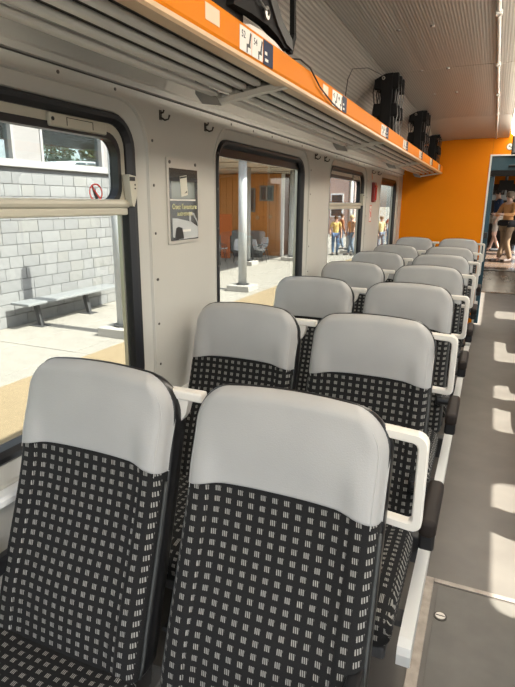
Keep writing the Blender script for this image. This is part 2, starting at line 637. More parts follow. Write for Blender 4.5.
def window(idx, ya, yb, x, s, hopper, glass, label):
    g = MB()
    a = rrect(ya, yb, ZB, ZT, 0.11)
    b_ = rrect(ya + 0.034, yb - 0.034, ZB + 0.034, ZT - 0.034, 0.08)
    # rubber gasket is the top-level frame
    R = []
    for dx, t in ((0.074, 0.0), (0.020, 0.0), (0.012, 0.25), (0.016, 0.6), (0.032, 1.0), (0.074, 1.0)):
        R.append([(x + s * dx, p[0] + (q[0] - p[0]) * t, p[1] + (q[1] - p[1]) * t) for p, q in zip(a, b_)])
    v, f = rings_mesh(R, close_loop=True)
    g.add(v, f)
    w = g.build('window_%d' % idx, RUBBER)
    tag(w, label, kind='structure')
    xg = x + s * 0.074
    g = MB()
    pane_out = rrect(ya + 0.01, yb - 0.01, ZB + 0.01, ZT - 0.01, 0.1)
    if hopper:
        zb = 1.583
        c1 = rrect(ya + 0.062, yb - 0.062, zb, ZT - 0.062, 0.07)
        ring_frame('hopper_frame', x + s * 0.040, x + s * 0.072, rrect(ya + 0.036, yb - 0.036, zb - 0.02, ZT - 0.033, 0.08), c1, CREAM, w, s)
        c2 = rrect(ya + 0.080, yb - 0.080, zb + 0.02, ZT - 0.084, 0.055)
        ring_frame('hopper_gasket', x + s * 0.036, x + s * 0.072, c1, c2, RUBBER, w, s)
        gg = MB()
        gg.tube([(x + s * 0.036, ya + 0.03, zb + 0.008), (x + s * 0.036, yb - 0.040, zb + 0.008)], 0.016, 10)
        gg.cbox((x + s * 0.07 if s < 0 else x + 0.030, ya + 0.03, zb - 0.032), (x + s * 0.030 if s < 0 else x + 0.07, yb - 0.040, zb - 0.004), 0.006)
        gg.build('crossbar', CREAM, w, smooth=False)
        # lower aluminium edge
        gg = MB()
        gg.box((x + s * 0.050, yb - 0.060, ZB + 0.06), (x + s * 0.066, yb - 0.052, zb - 0.03))
        gg.build('pane_edge_trim', STEEL, w)
        # latch lever at the far side
        gg = MB()
        yl = yb - 0.03
        gg.prism([(yl - 0.028, zb + 0.11), (yl + 0.012, zb + 0.105), (yl + 0.022, zb + 0.085), (yl + 0.012, zb + 0.03), (yl - 0.004, zb - 0.002), (yl - 0.014, zb + 0.002), (yl - 0.022, zb + 0.05)], 'x', x + s * 0.006, x + s * 0.035)
        lv = gg.build('latch_lever', CREAM, w)
        gg = MB()
        gg.box((x + s * 0.007, yl - 0.026, zb + 0.088), (x + s * 0.004, yl + 0.004, zb + 0.102))
        for zz in (0.075, 0.062):
            gg.tube([(x + s * 0.007, yl + 0.004, zb + zz), (x + s * 0.004, yl + 0.004, zb + zz)], 0.003, 6)
        gg.build('lever_slot', INK, lv)
        # top catch plate
        gg = MB()
        ym = yb - 0.40
        gg.cbox((x + s * 0.026, ym, ZT - 0.076), (x + s * 0.044, ym + 0.26, ZT - 0.036), 0.006)
        ct = gg.build('top_catch', CREAM, w)
        gg = MB()
        for bx in ((ym + 0.07, ym + 0.072), (ym + 0.188, ym + 0.19)):
            gg.box((x + s * 0.025, bx[0], ZT - 0.068), (x + s * 0.027, bx[1], ZT - 0.044))
        gg.box((x + s * 0.025, ym + 0.07, ZT - 0.046), (x + s * 0.027, ym + 0.19, ZT - 0.044))
        gg.tube([(x + s * 0.027, ym + 0.012, ZT - 0.055), (x + s * 0.024, ym + 0.012, ZT - 0.055)], 0.006, 8)
        gg.build('catch_seam', INK, ct)
        up = rrect(ya + 0.075, yb - 0.075, zb - 0.005, ZT - 0.078, 0.06)
        g1 = MB()
        g1.prism(up, 'x', xg - s * 0.006, xg - s * 0.012)
        g1.build('upper_pane', glass, w)
        lo = rrect(ya + 0.02, yb - 0.02, ZB + 0.02, zb - 0.012, 0.06)
        g1 = MB()
        g1.prism(lo, 'x', xg - s * 0.006, xg)
        g1.build('lower_pane', glass, w)
    else:
        g.prism(pane_out, 'x', xg - s * 0.006, xg)
        g.build('pane', glass, w)
        # dark upper rubber spacer and pale inner edge strip on the far side
        gg = MB()
        hz_ = 0.075 if s < 0 else 0.036
        gg.box((x + s * 0.045, ya + 0.05, ZT - hz_), (x + s * 0.066, yb - 0.05, ZT - 0.03))
        gg.build('blind_housing', SHELL if idx < 4 else mat('brown_blind_housing', (0.06, 0.02, 0.012), 0.4), w)
        gg = MB()
        gg.box((x + s * 0.050, yb - 0.054, ZB + 0.06), (x + s * 0.066, yb - 0.046, ZT - 0.07))
        gg.build('pane_edge_trim', STEEL, w)
    return w


wl = ['coach window behind the camera, left wall', 'nearest left coach window with tilting upper pane and bench outside',
      'fixed left coach window looking on a white platform column', 'narrow-looking left coach window with tilting upper pane and people outside',
      'farthest left coach window beside the orange end wall']
WINS = []
n = 0
for i, (a, b_) in enumerate(WIN_L):
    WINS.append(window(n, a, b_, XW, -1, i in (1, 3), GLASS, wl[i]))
    n += 1
for i, (a, b_) in enumerate(WIN_R):
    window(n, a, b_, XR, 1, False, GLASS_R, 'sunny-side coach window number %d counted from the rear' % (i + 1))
    n += 1

# prohibition stickers on window 1
W1 = WINS[1]
x_ = XW - 0.0435


def ring_flat(g, x, cy, cz, ry, rz, t, dx=0.0008, n=28):
    o_ = [(cy + ry * math.cos(2 * math.pi * k / n), cz + rz * math.sin(2 * math.pi * k / n)) for k in range(n)]
    i_ = [(cy + (ry - t) * math.cos(2 * math.pi * k / n), cz + (rz - t) * math.sin(2 * math.pi * k / n)) for k in range(n)]
    R = [[(x, *p) for p in o_], [(x + dx, *p) for p in o_], [(x + dx, *p) for p in i_], [(x, *p) for p in i_]]
    v, f = rings_mesh(R, close_loop=True)
    g.add(v, f)


g = MB()
ring_flat(g, XW - 0.0612, 1.525, 1.628, 0.034, 0.030, 0.005)
d = 0.019
g.prism([(1.525 - d - .002, 1.628 + d - .002), (1.525 - d + .002, 1.628 + d + .002), (1.525 + d + .002, 1.628 - d + .002), (1.525 + d - .002, 1.628 - d - .002)], 'x', XW - 0.0612, XW - 0.0606)
tag(g.build('prohibition_sticker', REDI, W1), 'red ring sticker forbidding throwing bottles')
g = MB()
g.prism([(1.505, 1.645), (1.513, 1.651), (1.519, 1.641), (1.534, 1.618), (1.536, 1.606), (1.524, 1.604), (1.513, 1.622)], 'x', XW - 0.0614, XW - 0.0612)
g.build('bottle_pictogram', INK, W1)
g = MB()
ring_flat(g, XW - 0.0612, 1.575, 1.812, 0.010, 0.010, 0.003, n=14)
g.build('prohibition_sticker', REDI, W1)

# ------------------------------------------------------------------ upper wall, ceiling
prof = [(XW, ZSEAM), (XW + 0.012, ZSEAM + 0.002), (XW + 0.014, ZSEAM + 0.02), (XW + 0.006, ZSEAM + 0.03), (XW + 0.02, ZSEAM + 0.08), (XW + 0.05, 2.14)]
for s, nm, lb in ((1, 'trim_1', 'moulded wall coving above the left windows'), (-1, 'trim_2', 'moulded wall coving above the right windows')):
    pp = [(XC + (x - XC) * s, z) for x, z in prof]
    pp += [(XC + (XW - 0.08 - XC) * s, 2.14), (XC + (XW - 0.08 - XC) * s, ZSEAM)]
    g = MB()
    g.prism(pp, 'y', Y0, YB)
    tag(g.build(nm, WALL), lb, kind='structure')

g = MB()
g.box((XW - 0.1, Y0, 2.56), (XR + 0.1, YB + 3.2, 2.62))
ceiling = g.build('ceiling', SEAM)
tag(ceiling, 'ribbed metal coach ceiling with a central light strip', kind='structure')


def ceil_z(x):
    t = max(0.0, abs(x - XC) - 0.09)
    pts_ = [(0.0, 2.53), (0.6, 2.527), (0.9, 2.518), (1.0, 2.495), (1.1, 2.445), (1.2, 2.35), (1.28, 2.23), (1.32, 2.13)]
    for (a, za), (b_, zb) in zip(pts_, pts_[1:]):
        if t <= b_:
            return za + (zb - za) * (t - a) / (b_ - a)
    return 2.13


ysplit = [Y0, 0.2, 2.25, 4.29, 6.66, YB]
xsplit = [(-1.165, -0.830), (-0.826, -0.106), (-0.080, 0.055)]
xsplit += [(mirx(b_), mirx(a)) for a, b_ in xsplit]
for yi in range(len(ysplit) - 1):
    for xa, xb in xsplit:
        ya, yb = ysplit[yi] + 0.004, ysplit[yi + 1] - 0.004
        nseg = 10 if xb - xa < 0.5 and abs((xa + xb) / 2 - XC) > 0.5 else 3
        xs = [xa + (xb - xa) * k / nseg for k in range(nseg + 1)]
        R = [[(x, ya, ceil_z(x)) for x in xs] + [(x, ya, ceil_z(x) + 0.02) for x in reversed(xs)],
             [(x, yb, ceil_z(x) - (0.115 * max(0, min(1, (ceil_z(x) - 2.3) / 0.2)) if yi == 4 else 0)) for x in xs] + [(x, yb, ceil_z(x) + 0.02) for x in reversed(xs)]]
        v, f = rings_mesh(R)
        m_ = len(R[0])
        for k in range(nseg):
            f.append((k, k + 1, m_ - 2 - k, m_ - 1 - k))
        g = MB()
        g.add(v, f)
        g.build('ceiling_panel', CEILS if yi == 4 else CEIL, ceiling)
# rounded seam rods either side of the lamp
for x in (-0.093, mirx(-0.093)):
    g = MB()
    g.tube([(x, Y0, 2.527), (x, 6.66, 2.527), (x, YB, 2.415)], 0.011, 8)
    for y in (3.2, 4.29, 5.4, 6.5):
        g.cbox((x - 0.016, y - 0.02, 2.508), (x + 0.016, y + 0.02, 2.532), 0.004)
    g.build('seam_rod', SLAT, ceiling)
# small ceiling screws
for y in (2.6, 3.3, 4.3, 5.2):
    for x in (-0.42, -0.60):
        g = MB()
        g.tube([(x, y, 2.53), (x, y, 2.516)], 0.012, 8)
        g.build('ceiling_screw', STEEL, ceiling)

# light strip along the centre of the ceiling
lt = empty('ceiling_light', (XC, 3.0, 2.53))
tag(lt, 'cream lit strip running along the middle of the ceiling', 'ceiling light')
for sx in (-1, 1):
    g = MB()
    g.prism([(sx * 0.182, 0.0), (sx * 0.180, -0.022), (sx * 0.171, -0.022), (sx * 0.171, 0.0)], 'y', Y0 - 3.0, YB - 3.02)
    g.build('light_housing', SLAT, lt)
DIFF = mat('lit_diffuser', (1.0, 0.92, 0.79), 0.4, emit=LAMP_STRENGTH)
for k in range(6):
    ya = Y0 - 3.0 + 0.02 + k * 1.545
    g = MB()
    g.prism([(-0.169, 0.0), (-0.169, -0.075), (-0.14, -0.10), (0.14, -0.10), (0.169, -0.075), (0.169, 0.0)], 'y', ya, ya + 1.52)
    g.build('diffuser', DIFF, lt)

# ------------------------------------------------------------------ end wall with doorway
XD0, XD1 = -0.118, 0.62
ZD = 2.195
g = MB()
g.box((XW - 0.1, YB, 0.0), (XD0 - 0.022, YB + 0.05, 2.56))
g.box((XD1 + 0.022, YB, 0.0), (XR + 0.1, YB + 0.05, 2.56))
g.box((XD0 - 0.0215, YB, ZD + 0.022), (XD1 + 0.0215, YB + 0.05, 2.56))
wall_end = g.build('wall_end', ORANGE)
tag(wall_end, 'plain orange laminate end wall of the coach', kind='structure')
g = MB()
g.box((XD0 - 0.001, YB - 0.0015, ZD + 0.022), (XD0 + 0.001, YB, 2.43))
g.build('panel_joint', mat('brown_joint', (0.25, 0.07, 0.01), 0.6), wall_end)

door = empty('door_1', (0.25, YB, 0))
tag(door, 'teal sliding door of the coach end, pushed open', kind='structure')


def local(g, o):
    lx, ly, lz = o.location
    g.v = [(p[0] - lx, p[1] - ly, p[2] - lz) for p in g.v]
    return g


g = MB()
g.cbox((XD0 - 0.022, YB - 0.012, 0), (XD0, YB + 0.06, ZD + 0.02), 0.004)
local(g, door).build('door_frame', RAIL, door)
g = MB()
g.cbox((XD1, YB - 0.012, 0), (XD1 + 0.022, YB + 0.06, ZD + 0.02), 0.004)
local(g, door).build('door_frame', RAIL, door)
g = MB()
g.cbox((XD0, YB - 0.012, ZD), (XD1, YB + 0.06, ZD + 0.02), 0.004)
local(g, door).build('door_frame', RAIL, door)
g = MB()
g.cbox((XD0, YB + 0.02, 2.025), (XD1, YB + 0.06, ZD), 0.004)
local(g, door).build('header_panel', TEAL, door)
g = MB()
g.cbox((XD0, YB + 0.01, 1.955), (XD1, YB + 0.07, 2.024), 0.004)
local(g, door).build('header_rail', BLACKF, door)
g = MB()
g.cbox((0.085, YB - 0.004, 2.06), (0.42, YB + 0.02, 2.09), 0.010, 2)
local(g, door).build('header_handle', INK, door)
g = MB()
g.cbox((XD0, YB + 0.064, 0.02), (XD0 + 0.055, YB + 0.10, 1.955), 0.006)
lf = local(g, door).build('door_leaf', TEAL, door)
g = MB()
g.cbox((XD0 + 0.004, YB + 0.03, 1.17), (XD0 + 0.05, YB + 0.066, 1.25), 0.006)
local(g, door).build('door_lock', SHELL, lf)

# round exit sign on the header
sg = empty('exit_sign', (0.075, YB, 2.305))
tag(sg, 'small round white and green sign on the orange header above the door', 'sign')
g = MB()
g.tube([(0, 0, 0), (0, -0.004, 0)], 0.043, 24)
g.build('sign_disc', STICKW, sg)
g = MB()
n_ = 24
for rr0, rr1 in ((0.043, 0.036),):
    R = [[(rr0 * math.cos(t), y, rr0 * math.sin(t)) for t in [2 * math.pi * k / n_ for k in range(n_)]] for y in (-0.004, -0.005)]
    R += [[(rr1 * math.cos(t), y, rr1 * math.sin(t)) for t in [2 * math.pi * k / n_ for k in range(n_)]] for y in (-0.005, -0.004)]
    v, f = rings_mesh(R, close_loop=True)
    g.add(v, f)
GREEN = mat('green_ink', (0.02, 0.09, 0.04), 0.5)
g.prism([(-0.024, -0.004), (-0.006, 0.018), (0.010, 0.006), (-0.004, -0.006), (-0.012, 0.002)], 'y', -0.005, -0.004)
g.prism([(0.004, -0.004), (0.022, 0.004), (0.024, -0.014), (0.010, -0.020)], 'y', -0.005, -0.004)
g.build('sign_pictogram', GREEN, sg)

# passenger display hanging beside the header
ds = empty('hanging_display', (0.36, YB - 0.42, 2.44))
tag(ds, 'black box display hanging below the ceiling at the right edge', 'display')
g = MB()
g.cbox((-0.27, -0.06, -0.26), (0.27, 0.06, -0.06), 0.01)
g.build('display_case', SHELL, ds)
g = MB()
g.box((-0.24, -0.063, -0.24), (0.24, -0.060, -0.08))
g.build('display_screen', mat('dark_screen', (0.02, 0.02, 0.025), 0.15), ds)
for x in (-0.17, 0.17):
    g = MB()
    g.tube([(x, 0, -0.06), (x, 0, 0.0)], 0.012, 8)
    g.build('hanger', PED, ds)

# ------------------------------------------------------------------ vestibule and next coach
VEST = mat('vestibule_panel', (0.30, 0.28, 0.25), rough=0.4)
RAMP = mat('polished_brown_floor', (0.11, 0.075, 0.052), rough=0.25, noise=0.2, nscale=4)
ZV = 0.28
g = MB()
g.prism([(10.85, 0.0), (10.95, 0.01), (12.3, ZV), (12.34, ZV), (12.34, -0.08), (10.85, -0.08)], 'x', XD0 - 0.02, 0.95)
ramp = g.build('ramp', RAMP)
tag(ramp, 'polished brown ramp rising into the next coach', kind='structure')
g = MB()
g.cbox((XD0 - 0.02, 12.24, ZV - 0.004), (0.95, 12.34, ZV + 0.008), 0.003)
g.build('ramp_edge', STEEL, ramp)
g = MB()
g.box((-1.2, 12.34, ZV - 0.3), (1.5, 21.0, ZV))
vf = g.build('vestibule_floor', RAMP)
tag(vf, 'dark shiny floor of the next coach', kind='structure')
for k, y in enumerate((13.3, 14.9, 16.6)):
    g = MB()
    g.box((-0.9, y, ZV), (1.2, y + 0.06, ZV + 0.004))
    g.build('floor_strip', STEEL, vf)
g = MB()
g.box((XD0 - 0.12, YB + 0.05, 0), (XD0 - 0.02, 12.34, 2.5))
g.box((-1.0, 12.34, 0), (-0.92, 21, 2.7))
vl = g.build('vestibule_wall_left', VEST)
tag(vl, 'corridor wall beyond the door on the left', kind='structure')
g = MB()
g.box((0.95, 10.9, 0), (1.05, 12.34, 2.5))
g.box((1.4, 12.34, 0), (1.48, 21, ZV + 0.85))
g.box((1.4, 12.34, ZV + 1.85), (1.48, 21, 2.7))
for ya, yb in ((12.34, 12.9), (14.1, 14.8), (16.0, 16.7), (17.9, 21)):
    g.box((1.4, ya, ZV + 0.85), (1.48, yb, ZV + 1.85))
vr = g.build('vestibule_wall_right', VEST)
tag(vr, 'corridor wall beyond the door on the right', kind='structure')
g = MB()
g.box((-1.0, 10.9, 2.50), (1.5, 21.0, 2.56))
vc = g.build('vestibule_ceiling', CEILS)
tag(vc, 'plain ceiling of the next coach', kind='structure')
g = MB()
g.box((-1.0, 19.5, 0.2), (-0.30, 19.6, 2.5))
g.box((0.75, 19.5, 0.2), (1.5, 19.6, 2.5))
g.box((-0.30, 19.5, 2.25), (0.75, 19.6, 2.5))
ve = g.build('vestibule_wall_end', ORANGE)
tag(ve, 'orange partition at the end of the next coach', kind='structure')
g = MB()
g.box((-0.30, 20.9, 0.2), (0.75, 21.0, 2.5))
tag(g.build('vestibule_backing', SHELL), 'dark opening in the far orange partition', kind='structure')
# lamps of the vestibule
for y, w_, nm in ((15.2, 0.30, 'bright ceiling lamp seen through the end door'), (9.3, 0.22, 'corridor ceiling lamp just beyond the end door')):
    l2 = empty('corridor_light', (0.25, y, 2.495 if y > 11 else 2.555))
    tag(l2, nm, 'ceiling light')
    g = MB()
    g.cbox((-w_ - 0.02, -0.42, -0.03), (w_ + 0.02, 0.42, 0), 0.006)
    g.build('light_housing', SLAT, l2)
    g = MB()
    g.cbox((-w_, -0.40, -0.045), (w_, 0.40, -0.03), 0.006)
    g.build('diffuser', mat('corridor_diffuser', (1.0, 0.9, 0.72), 0.4, emit=8.0), l2)
# dark screen and pale shelf hanging in the next coach
d2 = empty('hanging_display', (0.17, 16.8, 2.50))
tag(d2, 'black monitor hanging in the next coach behind the navy shirt man', 'display')
g = MB()
g.cbox((-0.17, -0.05, -0.50), (0.20, 0.05, -0.24), 0.01)
g.build('display_case', BLACKF, d2)
g = MB()
g.tube([(0, 0, -0.24), (0, 0, 0)], 0.03, 8)
g.build('hanger', PED, d2)
g = MB()
g.cbox((-0.26, 18.4, 1.74), (0.30, 18.7, 1.90), 0.02)
g.cbox((-0.20, 18.5, 1.90), (-0.14, 18.6, 2.5), 0.01)
g.cbox((0.18, 18.5, 1.90), (0.24, 18.6, 2.5), 0.01)
tag(g.build('hanging_shelf', mat('grey_shelf', (0.42, 0.46, 0.46), 0.4)), 'pale grey luggage shelf hanging in the next coach', 'shelf')
# pale seat block on the left of the next coach
for k, (y, h_) in enumerate(((14.6, 1.35), (15.9, 1.40))):
    sb = empty('distant_seat', (-0.42, y, ZV))
    tag(sb, ['pale grey seat just inside the next coach on the left', 'second pale grey seat in the next coach on the left'][k], 'seat')
    g = MB()
    g.cbox((-0.40, 0.0, 0.40), (0.26, 0.12, h_ - ZV + 0.05), 0.05, 3)
    g.build('backrest', VINYL, sb, True)
    g = MB()
    g.cbox((-0.40, -0.48, 0.33), (0.26, 0.0, 0.45), 0.04, 3)
    g.build('cushion', FABRIC, sb, True)
    g = MB()
    g.cbox((-0.30, -0.40, 0.0), (0.16, 0.06, 0.33), 0.02)
    g.build('seat_base', PED, sb)

# ------------------------------------------------------------------ luggage racks


def luggage_rack(s, label):
    rk = empty('luggage_rack', (XC + (-1.2 - XC) * s, 3.0, 2.0))
    tag(rk, label, 'luggage rack')

    def T(g):
        g.v = [(XC + (p[0] - XC) * s, p[1], p[2]) for p in g.v]
        return local(g, rk)
    YE = 7.70
    br = [0.0, 1.886, 3.74, 5.70, 7.64]
    g = MB()
    g.prism([(-0.72, 2.004), (-0.701, 2.004), (-0.698, 2.012), (-0.698, 2.074), (-0.702, 2.082), (-0.714, 2.084), (-0.722, 2.078)], 'y', Y0, YE)
    T(g).build('fascia', ORANGE, rk)
    g = MB()
    g.prism([(-0.75, 1.990), (-0.703, 1.986), (-0.697, 1.992), (-0.699, 2.0035), (-0.75, 2.004)], 'y', Y0, YE)
    T(g).build('fascia_lip', PEACH, rk)
    ends = [Y0] + br
    for a, b_ in zip(ends, ends[1:]):
        for x, z in ((-0.760, 2.012), (-0.817, 2.004), (-0.873, 1.997), (-0.929, 1.989), (-0.985, 1.981)):
            g = MB()
            v, f = rbox((0.0165, (b_ - a) / 2 - 0.012, 0.009), 0.008, 2)
            g.add([(p[0] + x, p[1] + (a + b_) / 2, p[2] + z) for p in v], f)
            T(g).build('slat', SLAT, rk, True)
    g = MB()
    g.box((-1.01, Y0, 2.0255), (-0.7235, YE, 2.0285))  # added dark sheet: shades the slat gaps and stops lamp light from above
    T(g).build('rack_shade_sheet', mat('dark_shade_sheet', (0.060, 0.052, 0.045), 0.7), rk)
    for y in br:
        g = MB()
        g.prism([(-1.0, 1.958), (-0.99, 1.945), (-0.72, 1.984), (-0.703, 1.990), (-0.703, 2.004), (-0.74, 2.002)], 'y', y - 0.016, y + 0.016)
        bk = T(g).build('bracket', SLAT, rk)
        g = MB()
        g.prism([(-1.062, 2.03), (-1.062, 1.985), (-1.034, 1.950), (-0.955, 1.938), (-0.99, 1.99)], 'y', y - 0.022, y - 0.016)
        T(g).build('bracket_plate', mat('grey_bracket', (0.36, 0.35, 0.33), 0.45), bk)
        g = MB()
        g.prism([(-1.20, 2.075), (-1.20, 2.10), (-1.03, 2.03), (-1.03, 2.005)], 'y', y - 0.016, y + 0.016)
        T(g).build('wall_arm', SLAT, bk)
    return rk, T


rackL, TL = luggage_rack(1, 'long slatted luggage rack with an orange edge above the left windows')
rackR, TR = luggage_rack(-1, 'long slatted luggage rack with an orange edge on the right side')


def seat_icon(y, z, x, k=1.0):
    g = MB()
    P_ = [(0.016, 0.020), (0.022, 0.018), (0.016, -0.002), (0.018, -0.008), (0.004, -0.008), (0.004, -0.018), (-0.001, -0.018), (-0.001, -0.003), (0.009, -0.002)]
    g.prism([(y + p[0] * k, z + p[1] * k) for p in P_], 'x', x, x + 0.0004)
    return g


def sticker(y0, y1, z0, z1, m, name, x=-0.698):
    g = MB()
    g.cbox((x, y0, z0), (x + 0.0012, y1, z1), 0.0004)
    return TL(g).build(name, m, rackL)


sets = [(1.475, ('52', '54')), (2.405, ('42', '44')), (3.50, ('32', '34')), (4.36, ('22', '24')), (5.30, ('12', '14')), (6.2, ('2', '4')), (7.1, ('6', '8'))]
for y, nums in sets:
    for k in range(2):
        ya = y + k * 0.083
        st = sticker(ya, ya + 0.079, 2.010, 2.072, STICKW, 'seat_number_sticker')
        g = seat_icon(ya + 0.046, 2.038, -0.6968, 1.45)
        TL(g).build('seat_pictogram', INK, st)
        if y < 4:
            tm = text_mesh('seat_number', nums[k], 0.026, INK, st, face_x(ya + 0.024, 2.052, -0.6966))
            tm.data.transform(Matrix.Translation((-rackL.location.x, -rackL.location.y, -rackL.location.z)))
    nv = sticker(y + 0.168, y + 0.245, 2.008, 2.076, STICKB, 'reservation_sticker')
    g = MB()
    g.box((-0.6968, y + 0.180, 2.018), (-0.6964, y + 0.205, 2.026))
    g.box((-0.6968, y + 0.178, 2.036), (-0.6964, y + 0.196, 2.045))
    TL(g).build('sticker_print', STICKW, nv)
for y in (1.28, 2.265):
    sticker(y, y + 0.075, 2.030, 2.068, STICKP, 'pale_tape')

# ------------------------------------------------------------------ seats
ZTOP = 1.170
ZLOW = 0.43
HW = 0.231
_zs = np.array([0.40, 0.55, 0.70, 0.94, 1.08, 1.20])
_ys = np.array([-0.205, -0.163, -0.115, -0.035, -0.006, 0.006])
PC = np.polyfit(_zs, _ys, 3)


def yc(z):
    return float(np.polyval(PC, z))


def hw(z, grow=0.0, rt=0.085, rb=0.05):
    w = HW + 0.006 * max(0, (0.9 - z) / 0.5)
    T_, B_ = ZTOP, ZLOW
    if z > T_ - rt:
        d_ = min(z - (T_ - rt), rt)
        w -= rt - math.sqrt(max(0, rt * rt - d_ * d_))
    if z < B_ + rb:
        d_ = min((B_ + rb) - z, rb)
        w -= rb - math.sqrt(max(0, rb * rb - d_ * d_))
    return w + grow


def sstep(a, b_, x):
    t = max(0, min(1, (x - a) / (b_ - a)))
    return t * t * (3 - 2 * t)


def front_y(x, z, dtop, dbot, proud=0.0):
    w = hw(z)
    d_ = max(0.0, min(w - abs(x), dtop, dbot))
    re = 0.032
    off = re - math.sqrt(max(0, re * re - (re - min(d_, re)) ** 2))
    bol = 0.016 * sstep(0.135, 0.19, abs(x)) * (1 - sstep(0.98, 1.10, z))
    groove = -0.0045 * math.exp(-((abs(x) - 0.168) / 0.006) ** 2) * (1 - sstep(0.93, 0.97, z))
    head = 0.016 * math.exp(-((z - 1.06) / 0.09) ** 2) * (1 - (x / HW) ** 4)
    lumb = 0.016 * math.exp(-((z - 0.60) / 0.12) ** 2) * (1 - (x / HW) ** 2)
    return yc(z) + off * 1.25 - bol - groove - head - lumb - proud


def crown(x, z):
    return 0.022 * (1 - (x / HW) ** 2) * sstep(0.9, ZTOP, z)


US = sorted(set([round(s * a, 5) for s in (-1, 1) for a in (0, .1, .2, .3, .4, .5, .58, .64, .68, .70, .715, .73, .745, .76, .79, .83, .87, .90, .93, .955, .975, .99, 1.0)]))


def zcut(u):
    return 0.968 - 0.020 * abs(u) ** 3.0


def fabric_panel():
    g = MB()
    zt = [0, .006, .014, .024, .036, .05, .07] + [0.07 + 0.93 * k / 22 for k in range(1, 23)]
    rows = []
    v, uv = [], []
    for t in zt:
        for u in US:
            z = ZLOW + (zcut(u) + 0.012 - ZLOW) * t
            x = u * hw(z)
            y = front_y(x, z, 9, z - ZLOW)
            v.append((x, y, z))
            s = abs(x) - 0.168
            uu = (x + 0.0) if abs(x) < 0.168 else (x + (0.006 if x > 0 else -0.006))
            uv.append((uu + 0.5, z * 1.03))
    n_ = len(US)
    f = [(i * n_ + k, i * n_ + k + 1, (i + 1) * n_ + k + 1, (i + 1) * n_ + k) for i in range(len(zt) - 1) for k in range(n_ - 1)]
    # close the sides back to the shell
    g.add(v, f, uv)
    return g


def cover_panel():
    g = MB()
    zt = [0, .01, .03] + [0.03 + 0.97 * math.sin(math.pi / 2 * k / 20) for k in range(1, 21)]
    v = []
    for t in zt:
        for u in US:
            z0 = zcut(u)
            z = z0 + (ZTOP - z0) * t
            x = u * (hw(z, 0.003))
            d_ = 0.004 if t > 0 else -0.004
            y = front_y(max(-hw(z), min(hw(z), x)), z, (ZTOP - z) * 1.6, 9, d_)
            v.append((x, y, z + crown(x, z)))
    n_ = len(US)
    f = [(i * n_ + k, i * n_ + k + 1, (i + 1) * n_ + k + 1, (i + 1) * n_ + k) for i in range(len(zt) - 1) for k in range(n_ - 1)]
    g.add(v, f)
    return g


def shell_mesh():
    g = MB()
    zl = [ZLOW - 0.01 + (ZTOP - ZLOW + 0.01) * t for t in ([0, .01, .03, .06] + [0.06 + 0.84 * k / 12 for k in range(1, 13)] + [.92, .94, .96, .975, .987, .995, 1.0])]
    rings = []
    for dy, gr, gz in ((0.028, -0.012, -0.012), (0.030, 0.0, -0.001), (0.036, 0.004, 0.003), (0.056, 0.006, -0.006), (0.088, 0.000, -0.036), (0.100, -0.025, -0.070)):
        L, Rr = [], []
        for z in zl:
            w = max(0.01, hw(z, gr))
            zz = z + gz * sstep(ZTOP - 0.14, ZTOP, z)
            y = yc(z) + dy + 0.010 * (z < 0.5) * 0
            L.append((-w, y, zz + crown(w, z)))
            Rr.append((w, y, zz + crown(w, z)))
        # top bridge
        zt = ZTOP + gz
        wt = max(0.01, hw(ZTOP, gr))
        top = [(wt * c_, yc(ZTOP) + dy, zt + crown(wt * c_, ZTOP)) for c_ in (-.8, -.6, -.4, -.2, 0, .2, .4, .6, .8)]
        rings.append(L + top + list(reversed(Rr)))
    v, f = rings_mesh(rings, closed_u=True)
    nL = len(zl)
    nr = len(rings[0])
    base = (len(rings) - 1) * nr
    for i in range(nL - 1):
        f.append((base + i, base + i + 1, base + nr - 2 - i, base + nr - 1 - i))
    f.append(tuple(base + nL - 1 + k for k in range(0, 11)))
    g.add(v, f)
    return g


def cushion_mesh(side):
    g = MB()
    v, f = rbox((0.238, 0.255, 0.062), 0.045, 4, 6)
    vv, uv = [], []
    for p in v:
        x, y, z = p
        top = max(0, z / 0.062)
        bol = 0.014 * sstep(0.14, 0.20, abs(x)) * top
        waterfall = -0.012 * sstep(-0.12, -0.255, -abs(y)) * 0
        z2 = z + bol + 0.010 * (1 - (y / 0.255) ** 2) * top - 0.012 * sstep(0.1, 0.255, -y) * top
        vv.append((x, y - 0.412, z2 + 0.402))
        uv.append((x + 0.5 + 0.6 * z * (1 if abs(x) > 0.22 else 0) * (1 if x > 0 else -1), y + 0.5 + (0.7 * z if y < -0.2 else 0)))
    g.add(vv, f, uv)
    return g


def loop_handle(sx, reach):
    """rounded loop of cream plastic at the aisle side; sx=+1 right side"""
    g = MB()
    x0, x1 = 0.185, HW + reach
    z0, z1 = 0.915, 1.142
    o_ = rrect(x0, x1, z0, z1, 0.024, 6)
    i_ = rrect(x0 + 0.02, x1 - 0.022, z0 + 0.021, z1 - 0.023, 0.012, 6)
    mid = lambda a, b_, t: [(p[0] + (q[0] - p[0]) * t, p[1] + (q[1] - p[1]) * t) for p, q in zip(a, b_)]
    def yy(p, d_):
        return 0.042 + d_ - 0.02 * (p[0] - x0) / (x1 - x0)
    R = []
    for t, d_ in ((0, .005), (0.15, 0), (.85, 0), (1, .005), (1, .024), (.85, .029), (.15, .029), (0, .024)):
        R.append([(sx * p[0], yy(p, d_), p[1]) for p in mid(o_, i_, t)])
    v, f = rings_mesh(R, close_loop=True)
    g.add(v, f)
    return g


